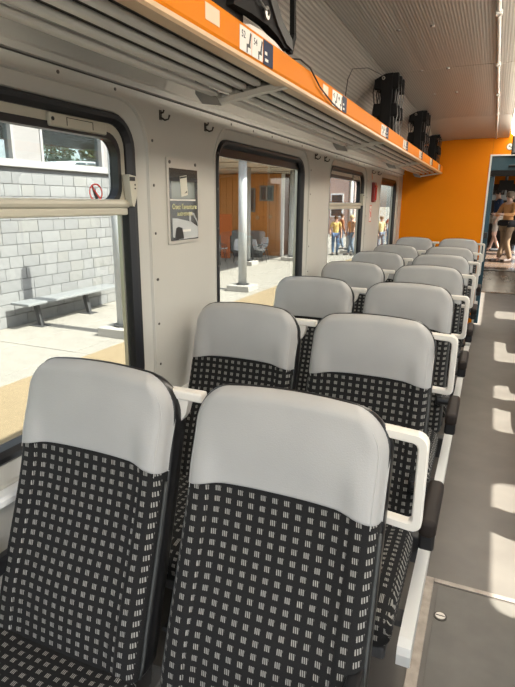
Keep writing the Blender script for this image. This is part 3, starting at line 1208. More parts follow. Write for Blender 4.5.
def make_seat(side, aisle, arm=True):
    """side=+1: aisle lies on local +x"""
    root = empty('train_seat', (0, 0, 0))
    fabric_panel().build('backrest', FABRIC, root, True)
    hc = cover_panel().build('headrest_cover', VINYL, root, True)
    # stitched seam lines near each side of the cover
    for sx in (-1, 1):
        pts_ = []
        for k in range(10):
            z = 0.945 + (ZTOP - 0.035 - 0.945) * k / 9
            x = sx * (hw(z) - 0.016)
            pts_.append((x, front_y(x, z, ZTOP - z, 9, 0.0045), z + crown(x, z)))
        g = MB()
        g.tube(pts_, 0.0009, 5)
        g.build('seam', mat('grey_thread', (0.43, 0.425, 0.41), 0.7), hc)
    sh = shell_mesh().build('back_shell', SHELL, root, True)
    # piping down both sides of the backrest
    for sx in (-1, 1):
        g = MB()
        pts_ = []
        for k in range(16):
            z = 0.46 + (0.925 - 0.46) * k / 15
            pts_.append((sx * (hw(z) + 0.001), yc(z) + 0.020, z))
        g.tube(pts_, 0.0045, 6)
        g.build('piping', mat('grey_green_piping', (0.05, 0.053, 0.05), 0.6), root, True)
    cushion_mesh(side).build('cushion', FABRIC, root, True)
    g = MB()
    g.cbox((-0.225, -0.64, 0.30), (0.225, -0.02, 0.345), 0.01)
    g.cbox((-0.20, -0.20, 0.30), (0.20, -0.06, 0.44), 0.02)
    g.build('seat_frame', PED, root)
    g = MB()
    g.cbox((-0.05, -0.50, 0.0), (0.05, -0.16, 0.305), 0.012)
    g.cbox((-0.09, -0.54, 0.0), (0.09, -0.12, 0.02), 0.006)
    g.build('pedestal', PED, root)
    if aisle:
        loop_handle(side, 0.078).build('grab_handle', HANDLE, root, False)
    else:
        g = MB()
        g.cbox((min(side * 0.19, side * (HW + 0.068)), 0.046, 1.118), (max(side * 0.19, side * (HW + 0.068)), 0.078, 1.143), 0.006, 2)
        gh = g.build('grab_handle', HANDLE, root, False)
        g = MB()
        g.prism([(side * (HW - 0.03), 1.125), (side * (HW + 0.030), 1.125), (side * (HW + 0.018), 1.08), (side * (HW + 0.006), 1.062), (side * (HW - 0.03), 1.062)], 'y', 0.050, 0.074)
        g.build('handle_mount', HANDLE, gh)
    if not arm:
        return root
    asd = side if aisle else -side
    xa = 0.296 if aisle else 0.262
    # armrest: padded bar with a rounded front nose and a pivot
    g = MB()
    v, f = rbox((0.026, 0.145, 0.030), 0.018, 3)
    g.add([(asd * xa + p[0], p[1] - 0.315, p[2] + 0.645) for p in v], f)
    ar = g.build('armrest', ARM, root, True)
    g = MB()
    g.cbox((asd * xa - 0.024, -0.452, 0.570), (asd * xa + 0.024, -0.405, 0.640), 0.01, 2)
    g.build('armrest_nose', SHELL, ar)
    g = MB()
    g.tube([(asd * 0.215, -0.185, 0.640), (asd * (xa + 0.012), -0.185, 0.640)], 0.022, 12)
    g.cbox((min(asd * 0.205, asd * 0.235), -0.20, 0.615), (max(asd * 0.205, asd * 0.235), -0.06, 0.665), 0.006)
    g.build('armrest_pivot', SHELL, ar)
    if aisle:
        g = MB()
        # white side rail along the cushion with a rounded drooping front end
        g.prism([(-0.690, 0.355), (-0.672, 0.345), (-0.65, 0.352), (-0.05, 0.395), (-0.05, 0.445), (-0.57, 0.430), (-0.66, 0.424), (-0.685, 0.412), (-0.694, 0.392)], 'x', asd * 0.262, asd * 0.300)
        g.build('side_rail', RAIL, root)
        g = MB()
        g.cbox((min(asd * .20, asd * .265), -0.50, 0.31), (max(asd * .20, asd * .265), -0.44, 0.335), 0.006)
        g.build('rail_bracket', PED, root)
        g = MB()
        g.cbox((min(asd * .20, asd * .285), -0.16, 0.31), (max(asd * .20, asd * .285), -0.10, 0.42), 0.006)
        g.build('rail_bracket', PED, root)
    return root


XA, XWN = -0.381, -0.912
ROWS = [1.033 + 0.93 * k for k in range(6)] + [7.136]
ordn = ['nearest', 'second', 'third', 'fourth', 'fifth', 'sixth', 'last']
GR = 'patterned coach seats with grey headrests'
protos = {}
for side in (1, -1):
    for aisle in (True, False):
        first = None
        for k, y in enumerate(ROWS):
            xx = XA if aisle else XWN
            if side < 0:
                xx = mirx(xx) + 0.05
                y -= 0.09
            if first is None:
                first = make_seat(side, aisle, side > 0)
                o = first
            else:
                o = copy_tree(first)
            o.location = (xx, y, 0)
            pos = 'aisle' if aisle else ('window' if side > 0 else 'right-hand window')
            if side > 0:
                if k == 0:
                    lb = 'black patterned %s seat with grey headrest, largest and nearest row' % pos
                elif k == 6:
                    lb = 'black patterned %s seat with grey headrest in the last row against the orange wall' % pos
                else:
                    lb = 'black patterned %s seat with grey headrest in the %s row from the camera' % (pos, ordn[k])
            else:
                lb = 'patterned seat across the aisle on the right, %s place, %s row' % ('aisle' if aisle else 'window', ordn[k])
            tag(o, lb, 'seat', GR if side > 0 else 'seats across the aisle')

# ------------------------------------------------------------------ poster, hooks, hammer box
ps = empty('wall_poster', (XW, 1.995, 1.60))
tag(ps, 'small framed dark poster screwed to the wall between the first two windows', 'poster')


def pbox(ya, yb, za, zb, xa, xb, m, name, parent=ps):
    g = MB()
    g.cbox((xa, ya, za), (xb, yb, zb), 0.0008)
    return g.build(name, m, parent)


pbox(-0.125, 0.125, -0.168, 0.168, 0, 0.006, mat('aluminium_frame', (0.52, 0.49, 0.44), 0.4, 0.3), 'frame')
pbox(-0.111, 0.111, -0.155, 0.130, 0.006, 0.0075, mat('dark_print', (0.035, 0.036, 0.034), 0.12, coat=0.5), 'print')
pbox(-0.100, 0.085, 0.012, 0.080, 0.0075, 0.0080, mat('grey_green_print', (0.15, 0.17, 0.14), 0.12, coat=0.5), 'print_band')
pbox(-0.111, 0.090, 0.004, 0.010, 0.0075, 0.0083, STICKW, 'print_line')
pbox(-0.111, 0.111, 0.080, 0.096, 0.0075, 0.0080, INK, 'print_line')
g = MB()
g.prism([(-0.035, 0.100), (0.018, 0.107), (0.026, 0.028), (-0.026, 0.020)], 'x', 0.0083, 0.0092)
g.build('pasted_card', mat('cream_card', (0.62, 0.60, 0.50), 0.4), ps)
g = MB()
g.prism([(-0.034, 0.097), (0.016, 0.104), (0.017, 0.098), (-0.033, 0.091)], 'x', 0.0092, 0.0095)
g.prism([(-0.020, 0.030), (0.020, 0.037), (0.019, 0.046), (0.0, 0.034)], 'x', 0.0092, 0.0095)
g.build('card_print', INK, ps)
g = MB()
g.prism([(-0.098, -0.140), (-0.098, -0.065), (-0.06, -0.066), (0.05, -0.082), (0.108, -0.105), (0.108, -0.150), (-0.05, -0.152)], 'x', 0.0078, 0.0084)
g.prism([(0.035, -0.085), (0.035, -0.040), (0.075, -0.046), (0.108, -0.085), (0.108, -0.105), (0.10, -0.085), (0.07, -0.055), (0.048, -0.052), (0.048, -0.085)], 'x', 0.0078, 0.0084)
g.build('vehicle_print', mat('pale_grey_print', (0.46, 0.47, 0.46), 0.15, coat=0.5), ps)
g = MB()
g.prism([(-0.085, -0.150), (-0.072, -0.105), (-0.055, -0.100), (-0.025, -0.105), (-0.012, -0.150)], 'x', 0.0084, 0.0090)
g.build('wheel_print', INK, ps)
pbox(-0.045, 0.045, -0.122, -0.112, 0.0084, 0.0089, STICKW, 'print_line')
text_mesh('poster_text', "Osez l'aventure", 0.031, YTEXT, ps, face_x(0.0, -0.020, 0.0086))
text_mesh('poster_text', 'autrement', 0.029, YTEXT, ps, face_x(0.0, -0.047, 0.0086))
for y, z in ((-0.105, 0.152), (0.095, 0.152)):
    g = MB()
    g.tube([(0.006, y, z), (0.0085, y, z)], 0.007, 10)
    g.build('screw', SCREWM, ps)

hk_mat = mat('dark_bronze_hook', (0.06, 0.05, 0.04), 0.35, 0.6)
hk = None
hooks = [(1.845, 'dark double coat hook on the wall, first to the right of the nearest window'),
         (2.195, 'dark coat hook above the framed poster near the second window'),
         (3.79, 'dark coat hook just right of the second window'),
         (4.02, 'dark coat hook just left of the third window'),
         (5.72, 'dark coat hook just right of the third window'),
         (6.02, 'dark coat hook just left of the farthest window')]
for y, lb in hooks:
    if hk is None:
        hk = empty('coat_hook', (XW, y, 1.915))
        hk.scale = (0.62, 0.62, 0.75)
        g = MB()
        g.cbox((0, -0.014, -0.022), (0.006, 0.014, 0.026), 0.003)
        g.build('hook_plate', hk_mat, hk)
        g = MB()
        g.tube([(0.005, 0.0, 0.012), (0.022, 0.002, 0.014), (0.026, 0.004, 0.026)], [0.006, 0.005, 0.006], 8)
        g.tube([(0.005, 0.002, -0.010), (0.030, 0.006, -0.022), (0.050, 0.012, -0.018), (0.058, 0.016, 0.002)], [0.006, 0.005, 0.0045, 0.006], 8)
        g.build('hook_prong', hk_mat, hk, True)
        o = hk
    else:
        o = copy_tree(hk)
        o.location.y = y
    tag(o, lb, 'hook', 'coat hooks along the left wall')

hb = empty('hammer_box', (XW, 5.80, 1.715))
tag(hb, 'narrow red emergency hammer box on the pillar left of the farthest window', 'hammer box')
g = MB()
g.cbox((0, -0.055, -0.10), (0.03, 0.055, 0.10), 0.008)
g.build('box_body', mat('dark_red_plastic', (0.20, 0.01, 0.01), 0.35), hb)
g = MB()
g.tube([(0.034, 0.0, -0.08), (0.034, 0.0, 0.05)], 0.012, 8)
g.cbox((0.025, -0.04, 0.045), (0.045, 0.04, 0.07), 0.006)
g.build('hammer', mat('red_plastic', (0.55, 0.03, 0.02), 0.35), hb)
es = empty('wall_sticker', (XW, 5.75, 1.50))
tag(es, 'white sticker with red outline below the red hammer box', 'sticker')
g = MB()
g.cbox((0, -0.05, -0.085), (0.001, 0.05, 0.085), 0.0004)
g.build('sticker_face', STICKW, es)
g = MB()
for a, b_ in (((-0.05, -0.085), (0.05, -0.077)), ((-0.05, 0.077), (0.05, 0.085)), ((-0.05, -0.077), (-0.043, 0.077)), ((0.043, -0.077), (0.05, 0.077))):
    g.box((0.001, a[0], a[1]), (0.0016, b_[0], b_[1]))
g.prism([(-0.02, -0.05), (0.03, -0.03), (0.02, 0.01), (-0.02, 0.03), (0.02, 0.05), (-0.01, 0.05), (-0.03, 0.02), (0.0, -0.01), (0.0, -0.03)], 'x', 0.001, 0.0016)
g.build('sticker_print', REDI, es)
e2 = empty('wall_sticker', (XW, 5.74, 1.868))
tag(e2, 'tiny orange arrow sticker above the red hammer box', 'sticker')
g = MB()
g.prism([(-0.03, 0.03), (-0.01, 0.03), (0.03, -0.02), (0.01, -0.03), (-0.02, 0.0)], 'x', 0, 0.001)
g.build('sticker_face', mat('orange_ink', (0.6, 0.2, 0.03), 0.5), e2)

# ------------------------------------------------------------------ black webbing carriers on the rack


def ribbon(g, pts, w, t=0.004, axis=(1, 0, 0)):
    ax = Vector(axis).normalized()
    pts = [Vector(p) for p in pts]
    R = []
    for i, p in enumerate(pts):
        d_ = (pts[min(i + 1, len(pts) - 1)] - pts[max(0, i - 1)]).normalized()
        n_ = d_.cross(ax)
        if n_.length < 1e-4:
            n_ = Vector((0, 0, 1))
        n_.normalize()
        R.append([p + ax * w / 2 + n_ * t / 2, p - ax * w / 2 + n_ * t / 2, p - ax * w / 2 - n_ * t / 2, p + ax * w / 2 - n_ * t / 2])
    v, f = rings_mesh(R)
    n_ = len(R)
    f += [(0, 1, 2, 3), ((n_ - 1) * 4 + 3, (n_ - 1) * 4 + 2, (n_ - 1) * 4 + 1, (n_ - 1) * 4)]
    g.add(v, f)


def webbing_carrier():
    """upright black panel with three pairs of side wings, side straps and an eyelet"""
    o = empty('webbing_carrier', (0, 0, 0))
    g = MB()
    g.cbox((-0.040, -0.018, 0.0), (0.046, 0.018, 0.315), 0.010, 2)
    g.build('centre_panel', BLACKF, o)
    for z0, z1 in ((0.242, 0.312), (0.122, 0.182), (0.0, 0.052)):
        g = MB()
        g.cbox((-0.095, -0.012, z0), (0.090, 0.016, z1), 0.010, 2)
        g.build('side_wing', BLACKF, o)
    for sx, x in ((-1, -0.094), (1, 0.088)):
        g = MB()
        pts_ = [(x + sx * 0.006 * math.sin(k * 1.55), -0.004 + 0.006 * math.cos(k * 1.1), 0.005 + 0.30 * k / 12) for k in range(13)]
        ribbon(g, pts_, 0.022, 0.004, (0, 1, 0))
        g.build('side_strap', BLACKS, o)
        g = MB()
        pts_ = [(x * 0.72 + 0.004 * math.sin(k * 0.9), 0.018 + 0.008 * math.sin(k * 0.7), 0.005 + 0.30 * k / 12) for k in range(13)]
        ribbon(g, pts_, 0.020, 0.004, (0, 1, 0))
        g.build('side_strap', BLACKS, o)
    g = MB()
    ring_n = 16
    R = [[(-0.024 + rr * math.cos(t), yy_, 0.290 + rr * 0.67 * math.sin(t)) for t in [2 * math.pi * k / ring_n for k in range(ring_n)]] for rr, yy_ in ((0.012, -0.018), (0.012, -0.023), (0.006, -0.023), (0.006, -0.018))]
    v, f = rings_mesh(R, close_loop=True)
    g.add(v, f)
    g.build('eyelet', STEEL, o)
    return o


wcs = [(4.22, -0.820, 'foremost black webbing carrier, in front of the first upright stack on the rack'), (4.34, -0.820, 'black webbing carrier standing second in the first upright stack'),
       (4.46, -0.820, 'black webbing carrier at the back of the first upright stack'),
       (5.95, -0.820, 'foremost black webbing carrier of the middle stack on the rack'), (6.10, -0.820, 'black webbing carrier in the middle of the middle stack'),
       (6.25, -0.820, 'black webbing carrier at the back of the middle stack'),
       (7.36, -0.820, 'foremost black webbing carrier of the far stack near the orange wall'), (7.48, -0.820, 'black webbing carrier in the middle of the far stack'),
       (7.60, -0.820, 'rearmost black webbing carrier beside the orange wall')]
w0 = None
for y, x, lb in wcs:
    if w0 is None:
        w0 = webbing_carrier()
        o = w0
    else:
        o = copy_tree(w0)
    o.location = (x, y, 2.0292)
    o.scale = (0.95, 1.2, 1.53)
    o.rotation_euler.z = 0.0
    tag(o, lb, 'carrier', 'black webbing carriers on the luggage rack')

# near black bag hanging over the rack edge, with strap and eyelet
nb = empty('black_bag', (-0.86, 1.55, 2.040))
tag(nb, 'black bag lying on the rack above the nearest seat numbers, strap hanging over', 'bag')
g = MB()
v, f = rbox((0.115, 0.30, 0.125), 0.06, 4, 5)
g.add([(p[0] - 0.012 + 0.01 * math.sin(p[1] * 20), p[1] - 0.16, p[2] + 0.132 + 0.014 * math.sin(p[1] * 16 + p[0] * 12)) for p in v], f)
g.build('bag_body', BLACKF, nb, True)


def slab(pts_, x0, x1, name, m):
    g = MB()
    g.prism([(p[0] - 1.55, p[1] - 2.024) for p in pts_], 'x', x0 + 0.86, x1 + 0.86)
    return g.build(name, m, nb)


slab([(1.50, 2.115), (1.56, 2.25), (1.66, 2.33), (1.76, 2.30), (1.80, 2.24), (1.845, 2.195), (1.90, 2.165), (1.955, 2.140), (1.962, 2.105), (1.90, 2.100), (1.84, 2.118), (1.75, 2.128), (1.62, 2.126)], -0.758, -0.728, 'bag_flap', BLACKF)
slab([(1.66, 2.30), (1.73, 2.30), (1.80, 2.22), (1.86, 2.17), (1.955, 2.138), (1.962, 2.105), (1.90, 2.110), (1.82, 2.145), (1.76, 2.19)], -0.7275, -0.720, 'bag_strap', BLACKS)
slab([(1.952, 2.100), (1.985, 2.098), (2.018, 2.16), (2.002, 2.30), (1.965, 2.44), (1.945, 2.44), (1.985, 2.30), (1.995, 2.165)], -0.745, -0.728, 'bag_strap', BLACKF)
slab([(1.76, 2.29), (1.86, 2.28), (1.99, 2.30), (1.985, 2.325), (1.86, 2.31), (1.76, 2.325)], -0.750, -0.735, 'bag_strap', BLACKF)
g = MB()
n_ = 16
cx, cy, cz = 0.140, 0.165, 0.128
R = []
for rr, dx in ((0.019, 0.0), (0.019, 0.006), (0.009, 0.008), (0.009, 0.0)):
    R.append([(cx + dx, cy + rr * math.cos(2 * math.pi * k / n_), cz + rr * math.sin(2 * math.pi * k / n_)) for k in range(n_)])
v, f = rings_mesh(R, close_loop=True)
g.add(v, f)
g.build('eyelet', STEEL, nb)
g = MB()
g.tube([(0.146, 0.165, 0.128), (0.146, 0.06, 0.155), (0.142, -0.04, 0.175), (0.135, -0.16, 0.20)], 0.003, 6)
g.build('eyelet_cord', STEEL, nb)

g = MB()
pts_ = [(-0.712, 1.94, 2.088), (-0.70, 1.99, 2.096), (-0.690, 2.07, 2.085), (-0.688, 2.2, 2.04), (-0.688, 2.38, 2.012), (-0.690, 2.52, 2.004)]
g.tube(pts_, 0.003, 6)
tag(g.build('thin_cable', BLACKS), 'thin black cable drooping over the orange rack edge beyond the bag', 'cable')
g = MB()
pts_ = [(-0.72, 2.70, 2.084), (-0.75, 2.85, 2.2), (-0.78, 3.05, 2.29), (-0.80, 3.50, 2.39), (-0.82, 4.075, 2.46)]
g.tube(pts_, 0.0025, 6)
tag(g.build('thin_cable', BLACKS), 'thin dark cable arching from the rack edge up to the first black carrier', 'cable')
g = MB()
g.prism([(1.50, 2.03), (1.53, 2.085), (1.60, 2.108), (1.70, 2.114), (1.80, 2.110), (1.90, 2.094), (1.97, 2.075), (1.99, 2.03)], 'x', -0.7268, -0.7238)
tag(g.build('paper_roll', STICKW), 'white folded paper tucked under the black bag on the rack', 'paper')

# ------------------------------------------------------------------ outside: platform
ZP = -0.60
g = MB()
g.box((-26, -6, ZP - 0.4), (-1.9, 60, ZP - 0.03))
plat = g.build('platform', mat('platform_base', (0.20, 0.19, 0.17), 0.9))
tag(plat, 'station platform of pale concrete slabs beside the train', kind='structure')
TAN = mat('tan_asphalt', (0.29, 0.22, 0.13), 0.9, noise=0.06, nscale=14)
CONC = mat('pale_concrete', (0.315, 0.295, 0.26), 0.9, noise=0.06, nscale=5)
g = MB()
g.box((-5.30, -6, ZP - 0.03), (-1.9, 60, ZP - 0.002))
g.build('asphalt_strip', TAN, plat)
sl = {}
for (xa, xb) in ((-5.60, -5.30), (-6.70, -5.60), (-7.75, -6.70), (-9.7, -7.75), (-11.7, -9.7)):
    y = 0.0
    key = xa
    while y < 34:
        L = 2.0 if xa > -7 else 3.0
        if key not in sl:
            g = MB()
            g.cbox((0.006, 0.006, -0.03), (xb - xa - 0.006, L - 0.006, 0.0), 0.004)
            o = g.build('paving_slab', CONC, plat)
            sl[key] = o
        else:
            o = sl[key].copy()
            C.objects.link(o)
        o.location = (xa, y, ZP + random.uniform(-0.0015, 0.0015))
        if not (xa < -7.75 and y < 12):
            pass
        y += L

# retaining wall of blocks with window band above
XB = -7.72
g = MB()
g.box((XB - 0.4, 1.5, ZP), (XB - 0.03, 12.0, 2.16))
rw = g.build('station_wall', mat('mortar', (0.20, 0.20, 0.20), 0.9))
tag(rw, 'grey stone block station wall under a white window band', 'wall')
STONES = [mat('grey_block_%s' % a, c_, 0.85, noise=0.08, nscale=9, bump=0.4, bscale=60) for a, c_ in (('mid', (0.222, 0.224, 0.226)), ('pale', (0.245, 0.247, 0.248)), ('warm', (0.234, 0.233, 0.226)))]
blocks = []
for m_ in STONES:
    for w_ in (0.30, 0.38, 0.46):
        v, f = rbox((0.02, w_ / 2 - 0.004, 0.099), 0.006, 1)
        me = bpy.data.meshes.new('block')
        me.from_pydata(v, [], f)
        me.materials.append(m_)
        blocks.append((w_, me))
nb_ = 0
row = 0
z = ZP + 0.103
stuff = {}
while z < 2.16:
    y = 1.6 - (row % 2) * 0.17 + random.uniform(-0.05, 0.05)
    while y < 11.6:
        w_, me = random.choice(blocks)
        loc_ = (XB - 0.022 + random.uniform(0, 0.006), y + w_ / 2, z)
        if 5.2 < y < 10.9:
            o = bpy.data.objects.new('block', me)
            C.objects.link(o)
            o.parent = rw
            o.location = loc_
            nb_ += 1
        else:
            g = stuff.setdefault(me.materials[0].name, MB())
            g.add([(p.co[0] + loc_[0], p.co[1] + loc_[1], p.co[2] + loc_[2]) for p in me.vertices], [tuple(p.vertices) for p in me.polygons])
        y += w_
    z += 0.206
    row += 1
for k, g in stuff.items():
    g.build('blockwork', bpy.data.materials[k], rw)['kind'] = 'stuff'

ribbon_b = empty('glazed_gallery', (XB, 7.5, 2.16))
tag(ribbon_b, 'white framed window band on top of the grey block wall', 'building')


def gb(a, b_, m, name, r=0.006, parent=ribbon_b):
    g = MB()
    g.cbox(a, b_, r)
    return local(g, ribbon_b).build(name, m, parent)


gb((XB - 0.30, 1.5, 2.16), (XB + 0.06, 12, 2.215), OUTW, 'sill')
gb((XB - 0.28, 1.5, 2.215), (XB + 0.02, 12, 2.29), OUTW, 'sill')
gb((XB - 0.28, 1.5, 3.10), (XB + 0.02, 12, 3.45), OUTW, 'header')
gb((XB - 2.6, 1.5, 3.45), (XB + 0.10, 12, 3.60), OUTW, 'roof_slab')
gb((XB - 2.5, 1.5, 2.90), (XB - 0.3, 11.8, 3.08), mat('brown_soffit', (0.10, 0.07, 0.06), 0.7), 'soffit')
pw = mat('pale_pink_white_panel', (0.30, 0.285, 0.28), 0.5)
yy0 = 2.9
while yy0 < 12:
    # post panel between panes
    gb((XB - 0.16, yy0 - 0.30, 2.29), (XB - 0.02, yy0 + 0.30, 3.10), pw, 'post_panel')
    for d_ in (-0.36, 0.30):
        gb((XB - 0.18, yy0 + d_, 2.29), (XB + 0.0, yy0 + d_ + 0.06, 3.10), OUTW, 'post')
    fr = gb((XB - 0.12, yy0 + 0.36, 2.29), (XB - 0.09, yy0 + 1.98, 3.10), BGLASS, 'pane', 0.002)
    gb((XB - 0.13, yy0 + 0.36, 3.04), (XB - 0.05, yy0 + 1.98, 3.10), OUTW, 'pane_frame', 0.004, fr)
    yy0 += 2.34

# columns on the platform
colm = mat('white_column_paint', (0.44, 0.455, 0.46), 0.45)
cl = [(-5.60, 7.24, 'pale steel column at the right edge of the nearest window'), (-5.80, 12.45, 'white column in the middle of the second window'),
      (-8.10, 17.8, 'slim white column just behind the main column in the second window'), (-7.22, 20.0, 'pale column at the right edge of the second window'),
      (-5.98, 24.2, 'pale column among the people in the third window'), (-4.9, 31.0, 'pale column seen through the farthest window')]
c0 = None
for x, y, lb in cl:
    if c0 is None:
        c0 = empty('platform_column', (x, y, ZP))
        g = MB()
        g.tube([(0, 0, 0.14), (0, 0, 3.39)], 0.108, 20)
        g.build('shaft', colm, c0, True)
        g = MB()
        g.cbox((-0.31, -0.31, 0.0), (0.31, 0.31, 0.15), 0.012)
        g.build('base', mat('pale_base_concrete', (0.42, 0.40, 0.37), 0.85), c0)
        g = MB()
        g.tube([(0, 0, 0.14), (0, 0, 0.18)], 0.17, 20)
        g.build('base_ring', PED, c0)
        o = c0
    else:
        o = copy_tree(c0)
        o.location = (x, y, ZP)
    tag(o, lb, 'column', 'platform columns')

# bench
bn = empty('bench', (-7.38, 7.75, ZP))
tag(bn, 'plain grey bench on two dark legs in front of the block wall', 'bench')
g = MB()
g.cbox((-0.20, -1.05, 0.43), (0.22, 1.50, 0.475), 0.01, 2)
g.build('bench_seat', mat('grey_bench_slab', (0.25, 0.26, 0.265), 0.6), bn)
for y in (-0.62, 0.66):
    g = MB()
    g.prism([(-0.11, 0.43), (-0.02, 0.43), (0.07, 0.01), (0.0, 0.01)], 'y', y - 0.035, y + 0.035)
    lg = g.build('leg', PED, bn)
    g = MB()
    g.cbox((-0.16, y - 0.11, 0.0), (0.16, y + 0.11, 0.012), 0.003)
    g.build('foot_plate', PED, lg)

# canopy over the far platform
g = MB()
g.prism([(-9.5, 12.05), (-5.3, 12.05), (-5.3, 24), (-16, 24), (-16, 18.6), (-9.5, 18.6)], 'z', 2.80, 3.05)
can = g.build('platform_canopy', mat('beige_soffit', (0.55, 0.47, 0.38), 0.8))
tag(can, 'beige canopy roof over the far part of the platform', 'canopy')
g = MB()
g.cbox((-5.3, 12.05, 2.76), (-5.2, 24, 3.10), 0.01)
g.build('canopy_edge', WHITE, can)
for y in (13, 15.5, 18, 20.5):
    g = MB()
    g.box((-9.4, y, 2.77), (-5.35, y + 0.06, 2.80))
    g.build('soffit_joint', mat('soffit_joint', (0.42, 0.34, 0.27), 0.8), can)

# wood-clad kiosk
YF = 21.6
WOOD = mat('orange_brown_cladding', (0.60, 0.25, 0.065), 0.6, noise=0.12, nscale=2)
g = MB()
g.box((-17, YF + 0.03, ZP), (-8.28, YF + 5, 2.78))
ks = g.build('kiosk', mat('dark_wood_backing', (0.10, 0.04, 0.015), 0.8))
tag(ks, 'orange-brown wood clad kiosk under the platform canopy', 'building')
x = -14.6
bd = None
while x < -8.4:
    if bd is None:
        g = MB()
        g.cbox((0.004, -0.03, 0), (0.286, 0.03, 3.36), 0.006)
        bd = g.build('board', WOOD, ks)
        o = bd
    else:
        o = bd.copy()
        C.objects.link(o)
    o.location = (x, YF + 0.01 + random.uniform(-0.006, 0.006), ZP)
    x += 0.29
for (xa, xb, za, zb) in ((-9.98, -9.45, 1.2, 2.2), (-9.25, -8.62, 1.66, 2.30)):
    g = MB()
    R = [[(p[0], y, p[1]) for p in ((xa, za), (xb, za), (xb, zb), (xa, zb))] for y in (YF - 0.02, YF - 0.07)]
    R += [[(p[0], y, p[1]) for p in ((xa + .07, za + .07), (xb - .07, za + .07), (xb - .07, zb - .07), (xa + .07, zb - .07))] for y in (YF - 0.07, YF - 0.02)]
    v, f = rings_mesh(R, close_loop=True)
    g.add(v, f)
    fr = g.build('window', mat('grey_green_frame', (0.16, 0.19, 0.18), 0.5), ks)
    g = MB()
    g.box((xa + .07, YF - 0.045, za + .07), (xb - .07, YF - 0.035, zb - .07))
    g.build('pane', mat('dark_kiosk_glass', (0.05, 0.07, 0.08), 0.1), fr)
    g = MB()
    g.box(((xa + xb) / 2 - .03, YF - 0.06, za + .07), ((xa + xb) / 2 + .03, YF - 0.046, zb - .07))
    g.build('curtain', mat('pale_curtain', (0.4, 0.42, 0.42), 0.7), fr)
for x, z in ((-9.35, 0.98), (-8.75, 1.02)):
    g = MB()
    g.tube([(x, YF - 0.02, z), (x, YF - 0.06, z)], 0.09, 12)
    g.build('round_vent', mat('tan_vent', (0.50, 0.33, 0.18), 0.5), ks)
g = MB()
g.cbox((-8.28, YF - 0.05, ZP), (-8.16, YF + 0.1, 2.78), 0.01)
g.build('corner_post', WHITE, ks)
# blue-grey glazed wall right of the kiosk
gw = empty('glazed_shelter', (-7.08, YF + 1.0, ZP))
tag(gw, 'blue-grey glazed shelter right of the wood clad kiosk', 'building')
g = MB()
g.box((-1.0, 0.0, 0.35), (0.2, 0.06, 3.35))
g.build('pane', mat('blue_grey_panel', (0.13, 0.22, 0.27), 0.25), gw)
g = MB()
g.cbox((-1.02, -0.05, 0), (0.22, 0.10, 0.35), 0.01)
g.build('plinth', GREYP, gw)
for x in (-1.02, -0.45, 0.14):
    g = MB()
    g.cbox((x, -0.05, 0.35), (x + 0.08, 0.09, 3.35), 0.006)
    g.build('mullion', mat('blue_grey_frame', (0.28, 0.33, 0.36), 0.5), gw)

# orange sunshade by the kiosk
g = MB()
g.cbox((-0.30, -0.02, 0.9), (0.28, 0.03, 1.75), 0.02, 2)
g.cbox((-0.20, -0.02, 0.0), (0.20, 0.03, 0.9), 0.02, 2)
os_ = g.build('orange_banner', mat('orange_cloth', (0.62, 0.16, 0.04), 0.8), None, loc=(-9.9, 19.6, ZP))
tag(os_, 'orange banner standing in front of the wood clad kiosk', 'banner')

# planters
pv = None
for x, lb in ((-10.9, 'long low grey planter in front of the kiosk, left one'), (-9.35, 'long low grey planter in front of the kiosk, right one')):
    if pv is None:
        pv = empty('planter', (x, 20.6, ZP))
        g = MB()
        v, f = rbox((0.70, 0.28, 0.46), 0.12, 4)
        g.add([(p[0], p[1], p[2] + 0.62) for p in v], f)
        g.build('planter_body', GREYP, pv, True)
        g = MB()
        g.cbox((-0.6, -0.2, 0), (0.6, 0.2, 0.2), 0.02)
        g.build('planter_foot', PED, pv)
        o = pv
    else:
        o = copy_tree(pv)
        o.location.x = x
    tag(o, lb, 'planter', 'grey planters by the kiosk')

# cafe chairs
ch0 = None
for x, y, rz, lb in ((-9.25, 17.4, 0.5, 'white shell cafe chair on dark legs, leftmost in the second window'), (-8.75, 18.5, 0.4, 'white shell cafe chair left of the white column'),
                     (-8.45, 19.9, -0.5, 'white shell cafe chair right of the white column'), (-8.1, 18.9, 2.4, 'white shell cafe chair nearest the column foot'),
                     (-9.6, 18.6, 1.9, 'white shell cafe chair deeper in the shade on the left')):
    if ch0 is None:
        ch0 = empty('cafe_chair', (x, y, ZP))
        g = MB()
        rows_ = []
        for k, (yy_, zz_, ww) in enumerate(((-0.22, 0.45, 0.20), (0.0, 0.43, 0.23), (0.17, 0.46, 0.23), (0.22, 0.58, 0.23), (0.25, 0.72, 0.22), (0.27, 0.86, 0.17))):
            rows_.append([(t * ww, yy_ - 0.05 * t * t, zz_ + (0.04 * t * t if k < 3 else 0)) for t in (-1, -.6, -.2, .2, .6, 1)])
        v, f = rings_mesh(rows_, closed_u=False)
        g.add(v, f)
        so = g.build('shell_seat', mat('white_shell', (0.66, 0.67, 0.69), 0.4), ch0, True)
        md = so.modifiers.new('thick', 'SOLIDIFY')
        md.thickness = 0.012
        for sx in (-1, 1):
            for sy in (-1, 1):
                g = MB()
                g.tube([(sx * 0.17, sy * 0.14, 0.43), (sx * 0.22, sy * 0.22, 0.0)], 0.014, 6)
                g.build('leg', PED, ch0)
            g = MB()
            g.tube([(sx * 0.22, 0.2, 0.60), (sx * 0.26, 0.0, 0.64), (sx * 0.25, -0.18, 0.60), (sx * 0.21, -0.2, 0.43)], 0.013, 6)
            g.build('arm', PED, ch0)
        o = ch0
    else:
        o = copy_tree(ch0)
        o.location = (x, y, ZP)
    o.rotation_euler.z = rz
    tag(o, lb, 'chair', 'white cafe chairs on the platform')

